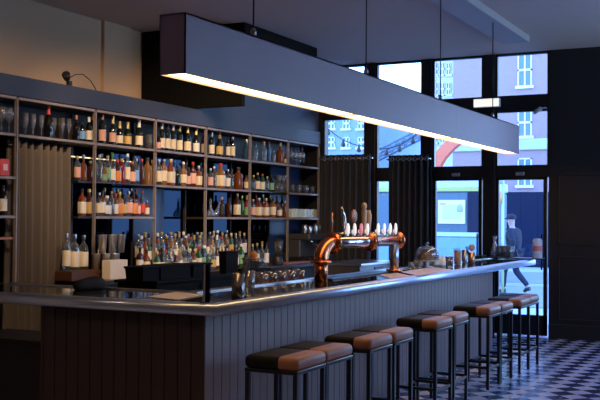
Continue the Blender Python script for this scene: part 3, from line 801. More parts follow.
tag(B().box(-6.66, -6.45, y0, y1, 1.0, 1.07, .006).build('cup_stand', M_dark), 'black stand carrying the metal shaker cups on the back counter', 'stand')
# white box + black lump on it
q = at(122, 288, 0, -6.3)
tag(B().box(-.11, .0, -.16, .13, 0, .20, .004).build('card_box', mat('cream_card', (.72, .64, .52), .6), loc=(-6.34, at(123, 280, 0, -6.3).y, .995+.006)), 'cream card box standing on the back counter before the shaker cups', 'box')
bg = B(); bg.bm.free(); bg.bm = bmesh.new()
bmesh.ops.create_icosphere(bg.bm, subdivisions=3, radius=1)
for v in bg.bm.verts:
    n_ = math.sin(v.co.x*4+1)*.08+math.sin(v.co.y*5)*.08
    v.co = Vector((v.co.x*.09*(1+n_), v.co.y*.17*(1+n_), max(v.co.z, -.5)*.06*(1+n_)))
for f in bg.bm.faces: f.smooth = True
q = at(97, 288, 2, ZB)
bgo = bg.build('folded_cloth', mat('black_cloth', (.012, .012, .014), .9), loc=(q.x, 5.93, ZB+.028))
tag(bgo, 'crumpled black cloth bundle lying at the inner edge of the bar top', 'cloth')

# ------------------------------------------------------------------ black service station behind the bar corner
M_stn = mat('matte_black_laminate', (.006, .006, .007), .8, spec=.15)
stn = thing('service_station', 'black freestanding service station cabinet behind the bar corner', 'cabinet', (-5.35, 7.2, 0))
B().box(-.22, .22, 0, 2.1, .06, 1.05, .01).build('body', M_stn, stn)
B().box(-.24, .24, -.02, 2.12, 1.05, 1.075, .004).build('top', M_stn, stn)
for k in range(3):
    dd = B().box(.22, .235, .02+k*.69, .67+k*.69, .12, 1.02, .003).build('door', M_stn, stn)
    B().box(.235, .25, .30+k*.69, .40+k*.69, .85, .87, .002).build('handle', M_steel, dd)
def bin_at(px0, px1, ytop, label, X=-5.30, hw=.10, z0=1.076, m=M_stn):
    a, b_, t_ = at(px0, ytop, 0, X).y, at(px1, ytop, 0, X).y, at((px0+px1)/2, ytop, 0, X).z
    r = thing('storage_bin', label, 'bin', (X, (a+b_)/2, z0))
    w_, h_ = (b_-a)/2, t_-z0
    bb_ = B(); bb_.poly_extrude([(-hw*.9, -w_*.92, 0), (hw*.9, -w_*.92, 0), (hw, -w_, h_-.02), (-hw, -w_, h_-.02)], (0, w_*1.9, 0))
    bb_.build('bin_body', m, r)
    B().box(-hw-.01, hw+.01, -w_-.01, w_+.01, h_-.02, h_, .004).build('lid', m, r)
bin_at(152, 183, 264, 'wide black lidded bin on the service station beside the narrow one')
bin_at(185, 203, 263, 'black lidded bin on the service station behind the acrylic menu holder')
bin_at(222.5, 235, 251, 'tall black lidded bin behind the straw cup', hw=.045)
bin_at(134, 151, 266, 'small black lidded bin at the curtain end of the service station')
# pale blue square bottle seen between bins
# inner working bench with drip shelf past the corner
ib = thing('underbar_bench', 'stainless underbar bench with dark red board behind the counter', 'workbench', (XI-.02, 6.6, 0))
B().box(-.50, -.02, 0, 6.9, 1.02, 1.05, .004).build('bench_top', M_steel, ib)
B().box(-.48, -.04, .02, 6.88, .12, 1.02).build('bench_body', M_blackpanel, ib)
# items on bench / bar inside
def fruit(px, py, X, r, c, label, nm):
    q = at(px, py, 0, X)
    b = B(); bmesh.ops.create_uvsphere(b.bm, u_segments=14, v_segments=10, radius=r)
    for f in b.bm.faces: f.smooth = True
    for v in b.bm.verts: v.co.z *= .93
    o = b.build(nm, mat(nm+'_skin', c, .45, bump=.3, nscale=60), loc=q)
    s_ = B().lathe([(.004, r*.9), (.006, r*.96), (.001, r*.98)], n=6).build('stalk_scar', mat('stalk', (.1, .12, .04), .8), o)
    return tag(o, label, 'fruit')
# fruit bowl
zf = at(249, 268, 0, -5.2).z
bin_at(245, 262, 268.4, 'low black bin carrying the citrus bowl beside the tall bin')
fb = thing('fruit_bowl', 'wide clear bowl of citrus on the service station end beside the tall bin', 'bowl', (-5.22, at(253.5, 268, 0, -5.22).y, zf))
B().lathe([(.05, 0), (.10, .03), (.13, .10), (.128, .10), (.095, .035), (0, .01)], n=20).build('bowl', M_clear, fb)
bx, by = fb.location.x, fb.location.y
for i, (dx, dy, dz, r, c, nm) in enumerate(((.04, -.05, .065, .042, (.75, .24, .03), 'orange'), (-.03, .04, .065, .042, (.75, .24, .03), 'orange'), (.05, .045, .06, .034, (.75, .60, .10), 'lemon'), (.01, -.01, .125, .042, (.78, .28, .04), 'orange'))):
    b = B(); bmesh.ops.create_uvsphere(b.bm, u_segments=14, v_segments=10, radius=r)
    for f in b.bm.faces: f.smooth = True
    o = b.build(nm, mat(nm+'_peel', c, .45, bump=.3, nscale=60), loc=(bx+dx, by+dy, zf+dz+.008))
    tag(o, ['orange low in the clear bowl toward the bar', 'orange low in the clear bowl toward the mirror', 'yellow lemon in the clear bowl beside the oranges', 'orange resting on top of the other fruit in the bowl'][i], 'fruit')
# fix: station reaches that far
# blender jug / pink pouring jar
q = at(278, 262, 0, -5.9)
bj = thing('blender', 'glass jug blender with reddish drink on the back counter', 'blender', (-6.40, at(278, 255, 0, -6.40).y, 1.001))
B().lathe([(.075, 0), (.08, .02), (.06, .11), (.05, .13)], n=16).build('motor_base', M_dark, bj)
B().lathe([(.045, .13), (.07, .33), (.068, .33), (.043, .14), (0, .14)], n=16).build('jug', M_clear, bj)
B().lathe([(.042, .142), (.055, .25), (0, .251)], n=16).build('drink', mat('red_drink', (.5, .08, .06), .3), bj)
B().lathe([(.07, .33), (.07, .35), (.02, .36)], n=16).build('lid', M_dark, bj)
# rows of clean glasses on the bench
for i in range(10):
    px = 259+i*4.6
    X = -4.12 if i % 2 else -4.28
    yy = at(px, 270, 0, X).y
    glass('tumbler', 'clean clear tumbler on the underbar bench, %s from the bar corner' % ORD[i], 'clean tumblers on the underbar bench', X, yy, 1.051+.02, 'tumbler', s=1.1)
ya, yb = at(255, 275, 0, -4.2).y, at(306, 275, 0, -4.2).y
tag(B().box(-4.40, -4.02, ya, yb, 1.051, 1.07, .004).build('drying_mat', mat('red_board', (.30, .07, .05), .5)), 'dark red drying mat under the clean tumblers on the bench', 'mat')
ya, yb = at(288, 270, 0, -6.35).y, at(312, 270, 0, -6.35).y
tag(B().box(-6.5, -6.36, ya, yb, 1.001, 1.03, .006).build('wooden_tray', mat('red_wood', (.32, .10, .06), .4)), 'reddish wooden tray on the back counter before the coffee machine', 'tray')

# coffee machine under the window bay
yq = at(312, 245, 0, -6.6).y
cf = thing('coffee_machine', 'dark steel coffee machine with jugs on top under the window bay', 'coffee machine', (-6.62, yq, 1.001))
B().box(-.20, .20, -.42, .42, .0, .07, .012).build('base', M_dark, cf)
B().box(-.20, .02, -.40, .40, .07, .33, .015).build('body', mat('gunmetal', (.16, .16, .17), .35, metal=.7), cf)
B().box(-.20, .18, -.42, .42, .33, .42, .015).build('head', mat('gunmetal', (.16, .16, .17), .35, metal=.7), cf)
for s_ in (-.2, .2):
    gh = B().lathe([(.035, -.05), (.04, 0)], (.10, s_, .33), 14).build('group_head', M_chrome, cf)
    B().tube([(.10, s_, .27), (.24, s_, .25)], [.014, .018], 8).build('portafilter', M_dark, gh)
B().tube([(.15, .36, .36), (.19, .36, .25), (.2, .35, .14)], .006, 8).build('steam_wand', M_chrome, cf)
for i, (dy, h) in enumerate(((-.25, .14), (-.08, .12), (.12, .15))):
    j = thing('milk_jug', 'small steel milk jug on the coffee machine, %s from the bottles' % ORD[i], 'jug', (-6.60, yq+dy, 1.422), group='milk jugs on the coffee machine')
    B().lathe([(.042, 0), (.048, .02), (.042, h*.7), (.036, h), (.034, h), (.040, h*.7), (0, .01)], n=16).build('jug_body', M_steel, j)
    B().tube([(.04, 0, h*.9), (.075, 0, h*.8), (.075, 0, h*.35), (.045, 0, h*.25)], .005, 6).build('handle', M_steel, j)

gw = thing('glass_washer', 'steel fronted glass washer cabinet standing behind the beer tower', 'glass washer', (-5.5, 11.9, 0))
B().box(-.32, .30, 0, 1.35, .08, 1.02, .008).build('body', mat('gunmetal', (.16, .16, .17), .35, metal=.7), gw)
B().box(-.34, .33, -.02, 1.37, 1.02, 1.05, .006).build('top', M_steel, gw)
for k in range(2):
    dd = B().box(.30, .32, .03+k*.66, .65+k*.66, .16, .90, .006).build('door', M_steel, gw)
    B().tube([(.35, .12+k*.66, .84), (.35, .56+k*.66, .84)], .010, 8).tube([(.32, .14+k*.66, .84), (.35, .14+k*.66, .84)], .007, 6).tube([(.32, .54+k*.66, .84), (.35, .54+k*.66, .84)], .007, 6).build('handle', M_chrome, dd)
B().box(.30, .31, .5, .8, .93, .99, .002).build('control_panel', M_dark, gw)

# ------------------------------------------------------------------ copper beer tower
TX = -3.72; q0 = at(321, 282, 0, TX); TY0 = q0.y; q1 = at(397, 271, 0, TX); TY1 = q1.y
ZA = 1.43
tw = thing('beer_tower', 'copper pipe beer tower with steel arm and eight taps on the bar top', 'beer tap', (TX, TY0, ZB))
ht = ZA-ZB; Lt = TY1-TY0; r = .058
def flange(c, ax, R=.088, t=.022):
    return B().lathe([(r, -t/2), (R, -t/2), (R+.004, 0), (R, t/2), (r, t/2)], c, 24, ax=ax)
cpts = [(0, 0, 0), (0, 0, ht-.20)]; RR = .20
RZ = .15
elbow = [(0, RR-RR*math.cos(a), ht-RZ+RZ*math.sin(a)) for a in [PI/2*k/12 for k in range(13)]]
B().tube([(0, 0, .0), (0, 0, ht-RZ+.005)], r, 24).build('upright_pipe', M_copper, tw)
B().tube(elbow, r+.006, 24).build('elbow', M_copper, tw)
flange((0, 0, ht-RZ-.01), (0, 0, 1)).build('flange', M_copper, tw)
flange((0, RR+.015, ht), (0, 1, 0), .095).build('flange', M_copper, tw)
ym = at(368.5, 240, 0, TX).y-TY0
B().tube([(0, RR+.02, ht), (0, Lt+.0, ht)], r-.002, 24).build('arm_pipe', mat('pink_steel', (.72, .60, .60), .16, metal=1.), tw)
for dy in (-.025, .025): flange((0, ym+dy, ht), (0, 1, 0), .092).build('flange', M_copper, tw)
flange((0, Lt-.02, ht), (0, 1, 0), .092, .03).build('flange', M_copper, tw)
B().lathe([(r+.01, 0), (.05, .04), (.03, .07), (0, .08)], (0, Lt, ht), 20, ax=(0, 1, 0)).build('end_dome', M_copper, tw)
B().tube([(0, Lt-.08, 0), (0, Lt-.08, ht)], .046, 20).build('second_upright', M_steel, tw)
flange((0, Lt-.08, .02), (0, 0, 1), .08, .03).build('foot_flange', M_copper, tw)
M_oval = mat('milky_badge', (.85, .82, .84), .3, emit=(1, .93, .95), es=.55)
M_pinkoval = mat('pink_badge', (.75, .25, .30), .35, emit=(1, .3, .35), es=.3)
for i, px in enumerate((345.0, 351.8, 358.3, 364.6, 375.4, 381.6, 387.5, 393.0)):
    yy = at(px, 232, 0, TX).y-TY0
    tp = B().tube([(0, yy, ht+r-.01), (0, yy, ht+r+.06)], .012, 10)
    tp.tube([(0, yy, ht+r+.025), (-.10, yy, ht+r+.02), (-.125, yy, ht+r-.02), (-.125, yy, ht-.03)], .011, 10)
    tp = tp.build('tap', M_chrome, tw)
    bd = B(); rings = []
    for z_, s_ in ((-.008, .85), (-.004, 1), (.004, 1), (.009, .8), (.011, .4)):
        rings.append([bd.bm.verts.new((.03+z_, yy+.027*s_*math.cos(a), ht+r+.062+.058*s_*math.sin(a))) for a in [2*PI*k/20 for k in range(20)]])
    bd.skin(rings); bd.build('badge', M_pinkoval if i == 2 else M_oval, tp)
M_horn = mat('horn_handle', (.50, .36, .24), .4, noise=.3, nscale=30)
def handle(px, ytop, prof, m, shape='lathe', label=None):
    yy = at(px, 230, 0, TX-.03).y-TY0
    zt_ = at(px, ytop, 0, TX-.03).z-ZB
    z0_ = ht+r+.02; h_ = zt_-z0_
    if shape == 'lathe': b = B().lathe([(a, z0_+c*h_) for a, c in prof], (-.03, yy, 0), 14)
    elif shape == 'curve':
        b = B().tube([(-.03, yy+.03, z0_), (-.03, yy+.028, z0_+h_*.35), (-.03, yy+.012, z0_+h_*.7), (-.03, yy-.04, z0_+h_)], [.010, .020, .017, .008], 12)
    elif shape == 'disc':
        b = B().tube([(-.03, yy, z0_), (-.03, yy, z0_+h_*.5)], .01, 8)
        b.lathe([(.055, -.012), (.066, -.006), (.066, .006), (.055, .014), (0, .016)], (-.03, yy, z0_+h_-.07), 24, ax=(1, 0, 0))
    return b.build('tap_handle', m, tw)
handle(343, 207, None, M_chrome, 'curve')
handle(353.6, 209, None, mat('bronze_disc', (.30, .13, .08), .4, metal=.6), 'disc')
handle(364, 202.5, [(.012, 0), (.016, .1), (.024, .4), (.026, .7), (.020, .8), (.028, .86), (.024, .96), (.006, 1)], M_horn)
handle(368.5, 210, [(.012, 0), (.02, .2), (.028, .5), (.03, .8), (.018, 1)], M_horn)
handle(332, 212, [(.008, 0), (.010, .5), (.007, 1)], mat('brass_rod', (.5, .25, .12), .3, metal=.8))
# drip tray behind the tower
tag(B().box(-.09, .09, 0, 1.5, 0, .012, .004).build('drip_tray', M_dark, loc=(-3.80-.02, TY0+.25, ZB-.001)), 'long low black drip tray beneath the beer taps', 'drip tray')

# ------------------------------------------------------------------ things on the bar top
def on_top(px, py): q = at(px, py, 2, ZB); return q.x, q.y
def sheet(pxs, label, m, nm='menu_sheet', t=.003, cat='menu', z=ZB):
    P_ = [at(x, y, 2, z) for x, y in pxs]
    c_ = sum(P_, Vector())/4
    o = B().poly_extrude([tuple(Vector((p.x-c_.x, p.y-c_.y, 0))) for p in P_], (0, 0, t)).build(nm, m, loc=(c_.x, c_.y, z))
    return tag(o, label, cat)
sheet([(147, 297), (178, 300), (203, 295), (176, 292)], 'blank pale menu sheet lying flat beside the acrylic holder', M_paper)
sheet([(400, 272), (418, 276), (452, 270), (432, 267.5)], 'pale pink paper mat on the bar top past the beer tower', mat('pink_paper', (.68, .52, .55), .6), 'paper_mat', cat='mat')
sheet([(378, 275), (392, 279), (410, 276), (398, 273)], 'small pale pink paper mat at the foot of the beer tower', mat('pink_paper', (.68, .52, .55), .6), 'paper_mat', cat='mat')
# acrylic menu holder
x, y = on_top(208, 303)
x, y = -3.42, 5.36
x = at(208, 303, 2, ZB).x; y = at(208, 303, 2, ZB).y
mh = thing('menu_holder', 'upright clear acrylic menu holder with dark brown card near the bar corner', 'menu holder', (XN-.085, 5.33, ZB))
B().box(-.022, -.019, -.035, .03, .004, .25).box(-.008, -.005, -.035, .03, .004, .25).box(-.04, .01, -.045, .035, 0, .006).build('acrylic_case', M_glass, mh)
B().box(-.020, -.012, -.035, .0, .008, .25, .002).build('card', mat('brown_card', (.40, .28, .20), .5), mh)
# straw cup
x, y = at(239, 298.5, 2, ZB).x, at(239, 298.5, 2, ZB).y
cx_ = thing('straw_cup', 'dark steel cup with black straws and tongs near the bar corner', 'cup', (x-.02, y+.02, ZB))
B().lathe([(.042, 0), (.044, .004), (.045, .17), (.042, .17), (.040, .01), (0, .01)], n=20).build('cup', mat('bronze_cup', (.28, .24, .23), .25, metal=.9), cx_)
for k in range(8):
    a = k*.8; B().tube([(.02*math.cos(a), .02*math.sin(a), .012), (.05+.02*math.cos(a*1.7), .05+.03*math.sin(a), .27+.02*math.sin(k*2))], .0045, 6).build('straw', M_dark, cx_)
x, y = at(247, 296, 2, ZB).x, at(247, 296, 2, ZB).y
glass('high', 'tall clear glass beside the dark straw cup', None, x-.02, y+.06, ZB, 'tall_glass', s=1.35)
# small glasses beyond the tower
for i, px in enumerate((411, 415.5, 420, 424.5, 429, 433.5)):
    x = -3.80-.05*(i % 2); yy = at(px, 265, 0, x).y
    glass('shot', 'small clear glass between beer tower and cake dome, %s from the tower' % ORD[i], 'small glasses beside the cake dome', x, yy, ZB, 'small_glass', s=1.2)
# cake dome
cy_ = at(427, 258, 0, -3.80).y
cd = thing('cake_stand', 'footed cake stand under a clear glass dome with knob', 'cake stand', (-3.80, cy_, ZB))
B().lathe([(.08, 0), (.082, .006), (.02, .02), (.018, .06), (.15, .072), (.155, .08), (0, .081)], n=28).build('stand', M_white, cd)
B().lathe([(.135, .083), (.137, .16), (.115, .205), (.07, .235), (.012, .246), (.012, .255), (.02, .27), (.012, .285), (0, .287)], n=28).build('dome', M_clear, cd)
ck_ = tag(B().lathe([(.10, 0), (.105, .01), (.10, .05), (.085, .07), (0, .075)], n=20).build('cake', mat('brown_cake', (.20, .07, .03), .7, noise=.4, nscale=30, bump=.6), loc=(-3.80, cy_, ZB+.083)), 'brown round cake under the glass dome', 'cake')
# napkins heap / white cloth
hp = B(); bmesh.ops.create_icosphere(hp.bm, subdivisions=3, radius=1)
for v in hp.bm.verts:
    k_ = 1+.12*math.sin(v.co.x*6+v.co.y*4)
    v.co = Vector((v.co.x*.10*k_, v.co.y*.20*k_, (max(v.co.z, -.2)+.2)*.09*k_))
for f in hp.bm.faces: f.smooth = True
tag(hp.build('napkin_bundle', mat('white_cloth', (.75, .76, .8), .8), loc=(-3.82, at(441, 255, 0, -3.82).y, ZB)), 'loose white napkin bundle beside the cake dome', 'napkin')
x, y = at(449.5, 267, 2, ZB).x, at(449.5, 267, 2, ZB).y
glass('tumbler', 'clear water tumbler standing before the napkin bundle', None, x, y, ZB, 'tumbler', s=1.35)
# wooden / copper cups
def cup(px, py, h, rr, m, label, nm='utensil_cup'):
    q = at(px, py, 2, ZB)
    c_ = thing(nm, label, 'cup', (q.x, q.y, ZB))
    B().lathe([(rr*.9, 0), (rr, .006), (rr, h), (rr*.93, h), (rr*.9, .01), (0, .01)], n=18).build('cup', m, c_)
    return c_
M_wood = mat('warm_wood', (.42, .20, .10), .45, noise=.3, nscale=20)
c_ = cup(457.5, 264.5, .17, .042, M_wood, 'brown wooden cup with dark sticks beside the water tumbler')
for k in range(5): B().tube([(.01*k-.02, 0, .012), (-.05+.015*k, .01*k, .20)], .004, 6).build('stick', M_dark, c_)
c_ = cup(464.5, 262.5, .16, .036, M_steel, 'steel cup between the wooden cup and copper cup')
c_ = cup(471.5, 263.5, .14, .045, M_copper2, 'copper cup holding a round wooden paddle and pens')
B().lathe([(.042, -.006), (.044, 0), (.042, .006), (0, .008)], (0, .01, .20), 20, ax=(.6, -.8, 0)).tube([(0, .01, .02), (0, .01, .17)], .006, 6).build('paddle', M_horn, c_)
for k in range(3): B().tube([(-.02, .0, .012), (-.05-.02*k, .02*k, .21)], .005, 6).build('pen', M_dark, c_)
q = at(480, 259, 2, ZB)
db = thing('card_reader', 'low black card terminal past the copper cup', 'card terminal', (q.x, q.y, ZB))
B().poly_extrude([(-.06, -.10, 0), (.06, -.10, 0), (.06, .12, 0), (-.06, .12, 0)], (0, 0, .05)).build('terminal_body', M_dark, db)
B().box(-.05, .05, -.02, .10, .05, .055, .002).build('screen', mat('dark_screen', (.03, .03, .05), .1), db)
# dark tray across the far end
TYR = YW-.24
tr = tag(B().box(-3.95, -3.16, TYR-.12, TYR+.19, ZB+.008, ZB+.022, .004).build('serving_board', M_dark, loc=(0, 0, 0)), 'thin dark serving board at the window end of the counter', 'board')
ZTR = ZB+.022
def onb(px, X=None): return at(px, 250, 1, TYR).x
cr = thing('carafe', 'clear glass water carafe with flared lip on the dark serving board', 'carafe', (onb(494.5), TYR, ZTR))
B().lathe([(.045, 0), (.06, .02), (.062, .08), (.04, .15), (.022, .20), (.022, .25), (.040, .30), (.038, .30), (.020, .25), (.020, .20), (.038, .148), (.058, .08), (.055, .02), (0, .012)], n=20).build('vessel', M_clear, cr)
B().lathe([(.052, .014), (.056, .08), (.042, .128), (0, .128)], n=20).build('water', thin_glass('water', (.85, .93, 1), .05, .02, .05), cr)
for i in range(6):
    px = 500.5+(i % 3)*4.8; 
    glass('high', 'clear tall glass on the dark serving board, %s of the group beside the carafe' % ORD[i], 'tall glasses beside the carafe', onb(px), TYR+(.07 if i > 2 else -.05), ZTR, 'tall_glass', s=1.25)
jr = thing('candle_jar', 'white jar with pink band at the window end of the serving board', 'jar', (onb(537.5), TYR, ZTR))
B().lathe([(.060, 0), (.064, .01), (.064, .25), (.05, .27), (0, .275)], n=20).build('jar_body', thin_glass('milk_glass', (1, .97, .97), .03, .1, .8), jr)
B().lathe([(.066, .10), (.066, .17)], n=20, cap=False).build('pink_band', mat('pink_band_paint', (.8, .25, .25), .5), jr)

# ------------------------------------------------------------------ wall lamp/camera on the pier window
q = at(546, 108, 1, YW-.02)
sp_o = thing('security_camera', 'small grey camera on a bracket high at the edge of the black pier', 'camera', (q.x, YW, q.z))
B().tube([(0, 0, 0), (0, -.07, .0), (-.06, -.12, -.02)], .010, 8).build('bracket', mat('closer_grey', (.3, .3, .33), .4), sp_o)
B().lathe([(.022, -.06), (.03, -.05), (.03, .05), (.02, .07)], (-.09, -.13, -.04), 14, ax=(-.8, -.2, -.5)).build('camera_body', mat('closer_grey', (.3, .3, .33), .4), sp_o)

# ------------------------------------------------------------------ outside
M_pave = mat('pavement_stone', (.52, .52, .52), .75, noise=.12, nscale=2)
M_road = mat('road_asphalt', (.30, .30, .30), .7, noise=.15, nscale=1)
struct(B().box(-60, 40, YW+.22, 60, -.12, -.02).build('pavement', M_pave))
struct(B().box(-60, 40, 18.5, 31, -.02, -.005).build('road', M_road))
for k in range(2):
    struct(B().box(-60, 40, 24.5+k*.5, 24.62+k*.5, -.005, -.001).build('road_marking', mat('road_paint', (.7, .7, .7), .6)))
M_br = brick_mat('mauve_brick', (.34, .235, .235), (.36, .25, .25), (.38, .27, .265), 2.)
M_trimw = mat('white_paint', (.80, .84, .85), .5)
M_pane2 = mat('dull_window_glass', (.10, .20, .26), .12)
def build_house(name, label, Yp, xL, xR, H_, mwall, wins, depth=8):
    e = thing(name, label, 'building', (xL, Yp, 0))
    B().box(0, xR-xL, 0, depth, 0, H_).build('wall', mwall, e)
    B().box(-.1, xR-xL+.1, -.15, depth, H_, H_+.3, .03).build('parapet', M_trimw, e)
    for (x0, x1, z0, z1) in wins:
        w_, h_ = x1-x0, z1-z0
        f = B(); t = .10*w_/1.2
        f.box(x0-xL, x0-xL+t, -.06, .02, z0, z1); f.box(x1-xL-t, x1-xL, -.06, .02, z0, z1)
        f.box(x0-xL, x1-xL, -.06, .02, z1-t, z1); f.box(x0-xL-.08, x1-xL+.08, -.14, .02, z0-.08, z0+t*.6); f.box(x0-xL, x1-xL, -.06, .02, (z0+z1)/2-.04, (z0+z1)/2+.04)
        f.box((x0+x1)/2-xL-.025, (x0+x1)/2-xL+.025, -.05, .02, z0, z1)
        f = f.build('window', M_trimw, e)
        B().box(x0-xL+t*.5, x1-xL-t*.5, -.02, .01, z0+t*.3, z1-t*.5).build('window_pane', M_pane2, f)
    return e
Yb = 38.
def rect(px0, px1, py0, py1, Y_=Yb):
    a = at(px0, py1, 1, Y_); b_ = at(px1, py0, 1, Y_); return (a.x, b_.x, a.z, b_.z)
wins = [rect(518, 532, 53, 87), rect(518, 532, 108, 137), rect(518, 532, 158, 186), rect(577, 592, 53, 87), rect(577, 592, 108, 137), rect(577, 592, 158, 186),
        rect(470, 481, 110, 138)]
bA = build_house('brick_building', 'mauve brick building with white sash windows across the street', Yb, at(453, 100, 1, Yb).x, at(690, 100, 1, Yb).x, 13.5, M_br, wins)
B().box(0, 14, -.12, 0, at(525, 150, 1, Yb).z, at(525, 139, 1, Yb).z, .02).build('string_course', mat('pale_band', (.45, .50, .62), .6), bA)
Y2 = 44.
b2 = [rect(a, a+7, c, c+11, Y2) for a in (328, 343, 358) for c in (118, 137)]
M_paleb = mat('pale_render', (.24, .33, .40), .8, noise=.05, nscale=1)
build_house('pale_building', 'pale blue rendered building with small square windows beyond the trees of wires', Y2, at(296, 100, 1, Y2).x, at(371, 100, 1, Y2).x, at(350, 104, 1, Y2).z, M_paleb, b2)
Y3 = 56.
build_house('low_building', 'plain low blue grey building behind the lattice jib', Y3, at(373, 100, 1, Y3).x+.3, at(431, 100, 1, Y3).x, at(400, 108, 1, Y3).z, mat('blue_render', (.20, .30, .40), .8), [rect(378, 386, 112, 124, Y3), rect(404, 411, 140, 152, Y3)])
Y4 = 42.
wn = [rect(434+k*6.3, 438.6+k*6.3, y0_, y0_+12, Y4) for k in range(3) for y0_ in (63, 83, 112, 131)]
build_house('glazed_building', 'bright white building with blue green panes beside the brick one', Y4, at(431.5, 100, 1, Y4).x, at(453.5, 100, 1, Y4).x, 14.5, mat('bright_render', (.6, .65, .65), .6), wn)
# lattice jib
Yj = 30.
A0, A1 = at(366, 163, 1, Yj), at(428, 132, 1, Yj); A2, A3 = at(366, 156, 1, Yj), at(428, 125, 1, Yj)
jb = thing('lattice_jib', 'blue steel lattice crane jib slanting up across the sky', 'crane', (A0.x, Yj, A0.z))
M_jib = mat('jib_paint', (.10, .16, .22), .5)
b = B(); off = A0.copy()
for d_ in (0, .5):
    for p0_, p1_ in ((A0, A1), (A2, A3)): b.tube([p0_-off+Vector((0, d_, 0)), p1_-off+Vector((0, d_, 0))], .04, 6)
    n_ = 9
    for k in range(n_):
        a = A0.lerp(A1, k/n_); c = A2.lerp(A3, (k+.5)/n_); e2 = A0.lerp(A1, (k+1)/n_)
        b.tube([a-off+Vector((0, d_, 0)), c-off+Vector((0, d_, 0))], .022, 5); b.tube([c-off+Vector((0, d_, 0)), e2-off+Vector((0, d_, 0))], .022, 5)
b.build('lattice_frame', M_jib, jb)
B().box(-.25, .25, -.1, .6, -A0.z+.0, .1, .03).build('mast', M_jib, jb)
# string lights
Yl = 19.
for li, (p0_, p1_, sag) in enumerate((((318, 118), (380, 144), .25), ((378, 148), (431, 118), .2))):
    a, c = at(*p0_, 1, Yl), at(*p1_, 1, Yl)
    sl = thing('string_light', ['dark festoon wire with bulbs outside the first window', 'dark festoon wire with bulbs outside the second window'][li], 'string lights', tuple(a))
    pts_ = [(a.lerp(c, t_/12)-a)-Vector((0, 0, sag*4*(t_/12)*(1-t_/12))) for t_ in range(13)]
    B().tube(pts_, .012, 5).build('wire', M_dark, sl)
    for k in (2, 5, 8, 11):
        B().lathe([(.02, 0), (.025, -.04), (.05, -.09), (.045, -.13), (0, -.15)], pts_[k], 10).build('bulb', M_dark, sl)
# orange arm
Yo = 29.
arm = [(433, 173), (436.5, 164), (441, 156), (446, 150), (451, 145), (457, 140)]
ap = [at(x, y, 1, Yo) for x, y in arm]
ex = thing('excavator', 'orange excavator with curved boom arm working across the street', 'excavator', (ap[0].x, Yo, 0))
o0 = Vector((ap[0].x, Yo, 0))
M_or = mat('orange_machine_paint', (.80, .16, .08), .45)
b = B(); rings = []
for i, p in enumerate(ap):
    dd = (ap[min(i+1, 5)]-ap[max(i-1, 0)]).normalized(); nn = Vector((-dd.z, 0, dd.x))*.17
    rings.append([b.bm.verts.new(p-o0+nn*s1+Vector((0, s2, 0))) for s1, s2 in ((-1, -.14), (1, -.14), (1, .14), (-1, .14))])
b.skin(rings, smooth=False); b.build('boom', M_or, ex)
B().box(-1.6, .6, -.9, .9, .9, 2.3, .1).build('cab', M_or, ex)
B().box(-1.7, .9, -1.1, -.6, 0, .8, .2).box(-1.7, .9, .6, 1.1, 0, .8, .2).build('track', M_dark, ex)
B().tube([(.1, 0, 2.2), (ap[0]-o0)], .16, 8).build('boom_foot', M_or, ex)

# bus
Yv = 24.
def V(px, py): return at(px, py, 1, Yv)
xr_ = V(481, 200).x; zt_ = V(455, 181).z
bs = thing('bus', 'pale blue and cream bus with an advertisement panel on its side', 'bus', (xr_, Yv, 0))
M_bus = mat('bus_blue', (.07, .13, .17), .5); M_busw = mat('bus_cream', (.50, .60, .45), .4)
zz = [V(455, y).z for y in (250, 236.5, 233, 191, 187, 181)]
B().box(-10, 0, 0, 2.5, .35, zz[3], .06).build('body', M_bus, bs)
B().box(-10.02, .02, -.02, 2.52, zz[3], zt_, .05).build('roof_band', M_busw, bs)
B().box(-10.02, .02, -.03, 0, zz[1], zz[2]+.02, .006).build('side_trim', M_busw, bs)
B().box(-10.02, .02, -.025, 0, .4, zz[1]-.02, .006).build('skirt', mat('bus_light_blue', (.17, .34, .42), .4), bs)
B().box(-10.02, .03, -.035, 0, zz[3]-.01, zz[3]+.10, .006).build('side_trim', mat('yellow_line', (.42, .46, .14), .5), bs)
a, c = V(438.5, 223.5), V(465.5, 200)
po = B().box(a.x-xr_, c.x-xr_, -.05, 0, a.z, c.z, .004).build('poster', mat('poster_yellow', (.80, .86, .66), .5), bs)
B().box(a.x-xr_+.12, c.x-xr_-.12, -.056, -.05, a.z+.12, c.z-.12).build('poster_sheet', mat('poster_sheet', (.62, .80, .82), .5), po)
b = B()
B().lathe([(.05, 0), (.08, .02), (.08, .12), (.05, .18), (0, .2)], (V(460.5, 212).x-xr_, -.06, V(459, 212).z), 14, sy_=.1).build('poster_face', mat('poster_face', (.40, .42, .5), .6), po)
B().box(V(440.5, 206).x-xr_, V(446.5, 206).x-xr_, -.06, -.056, V(440, 205).z, V(440, 203).z).build('poster_mark', mat('poster_mark', (.7, .35, .45), .6), po)
a, c = V(467.5, 232.5), V(479.5, 192)
B().box(a.x-xr_, c.x-xr_, -.03, 0, a.z, c.z, .01).build('window', mat('bus_window', (.008, .014, .04), .3, spec=.1), bs)
for k in range(3):
    B().box(-9.6+k*2.0, -7.9+k*2.0, -.03, 0, V(455, 222).z, V(455, 196).z, .01).build('window', mat('bus_window', (.008, .014, .04), .3, spec=.1), bs)
for xx in (-8.2, -1.6):
    wl = B().lathe([(.2, -.02), (.48, 0), (.5, .05), (.5, .25), (.2, .28)], (xx, -.06, .5), 24, ax=(0, 1, 0)).build('wheel', M_dark, bs)
    B().lathe([(.22, -.05), (.2, -.01), (0, 0)], (xx, -.06, .5), 16, ax=(0, 1, 0)).build('hub', M_steel, wl)
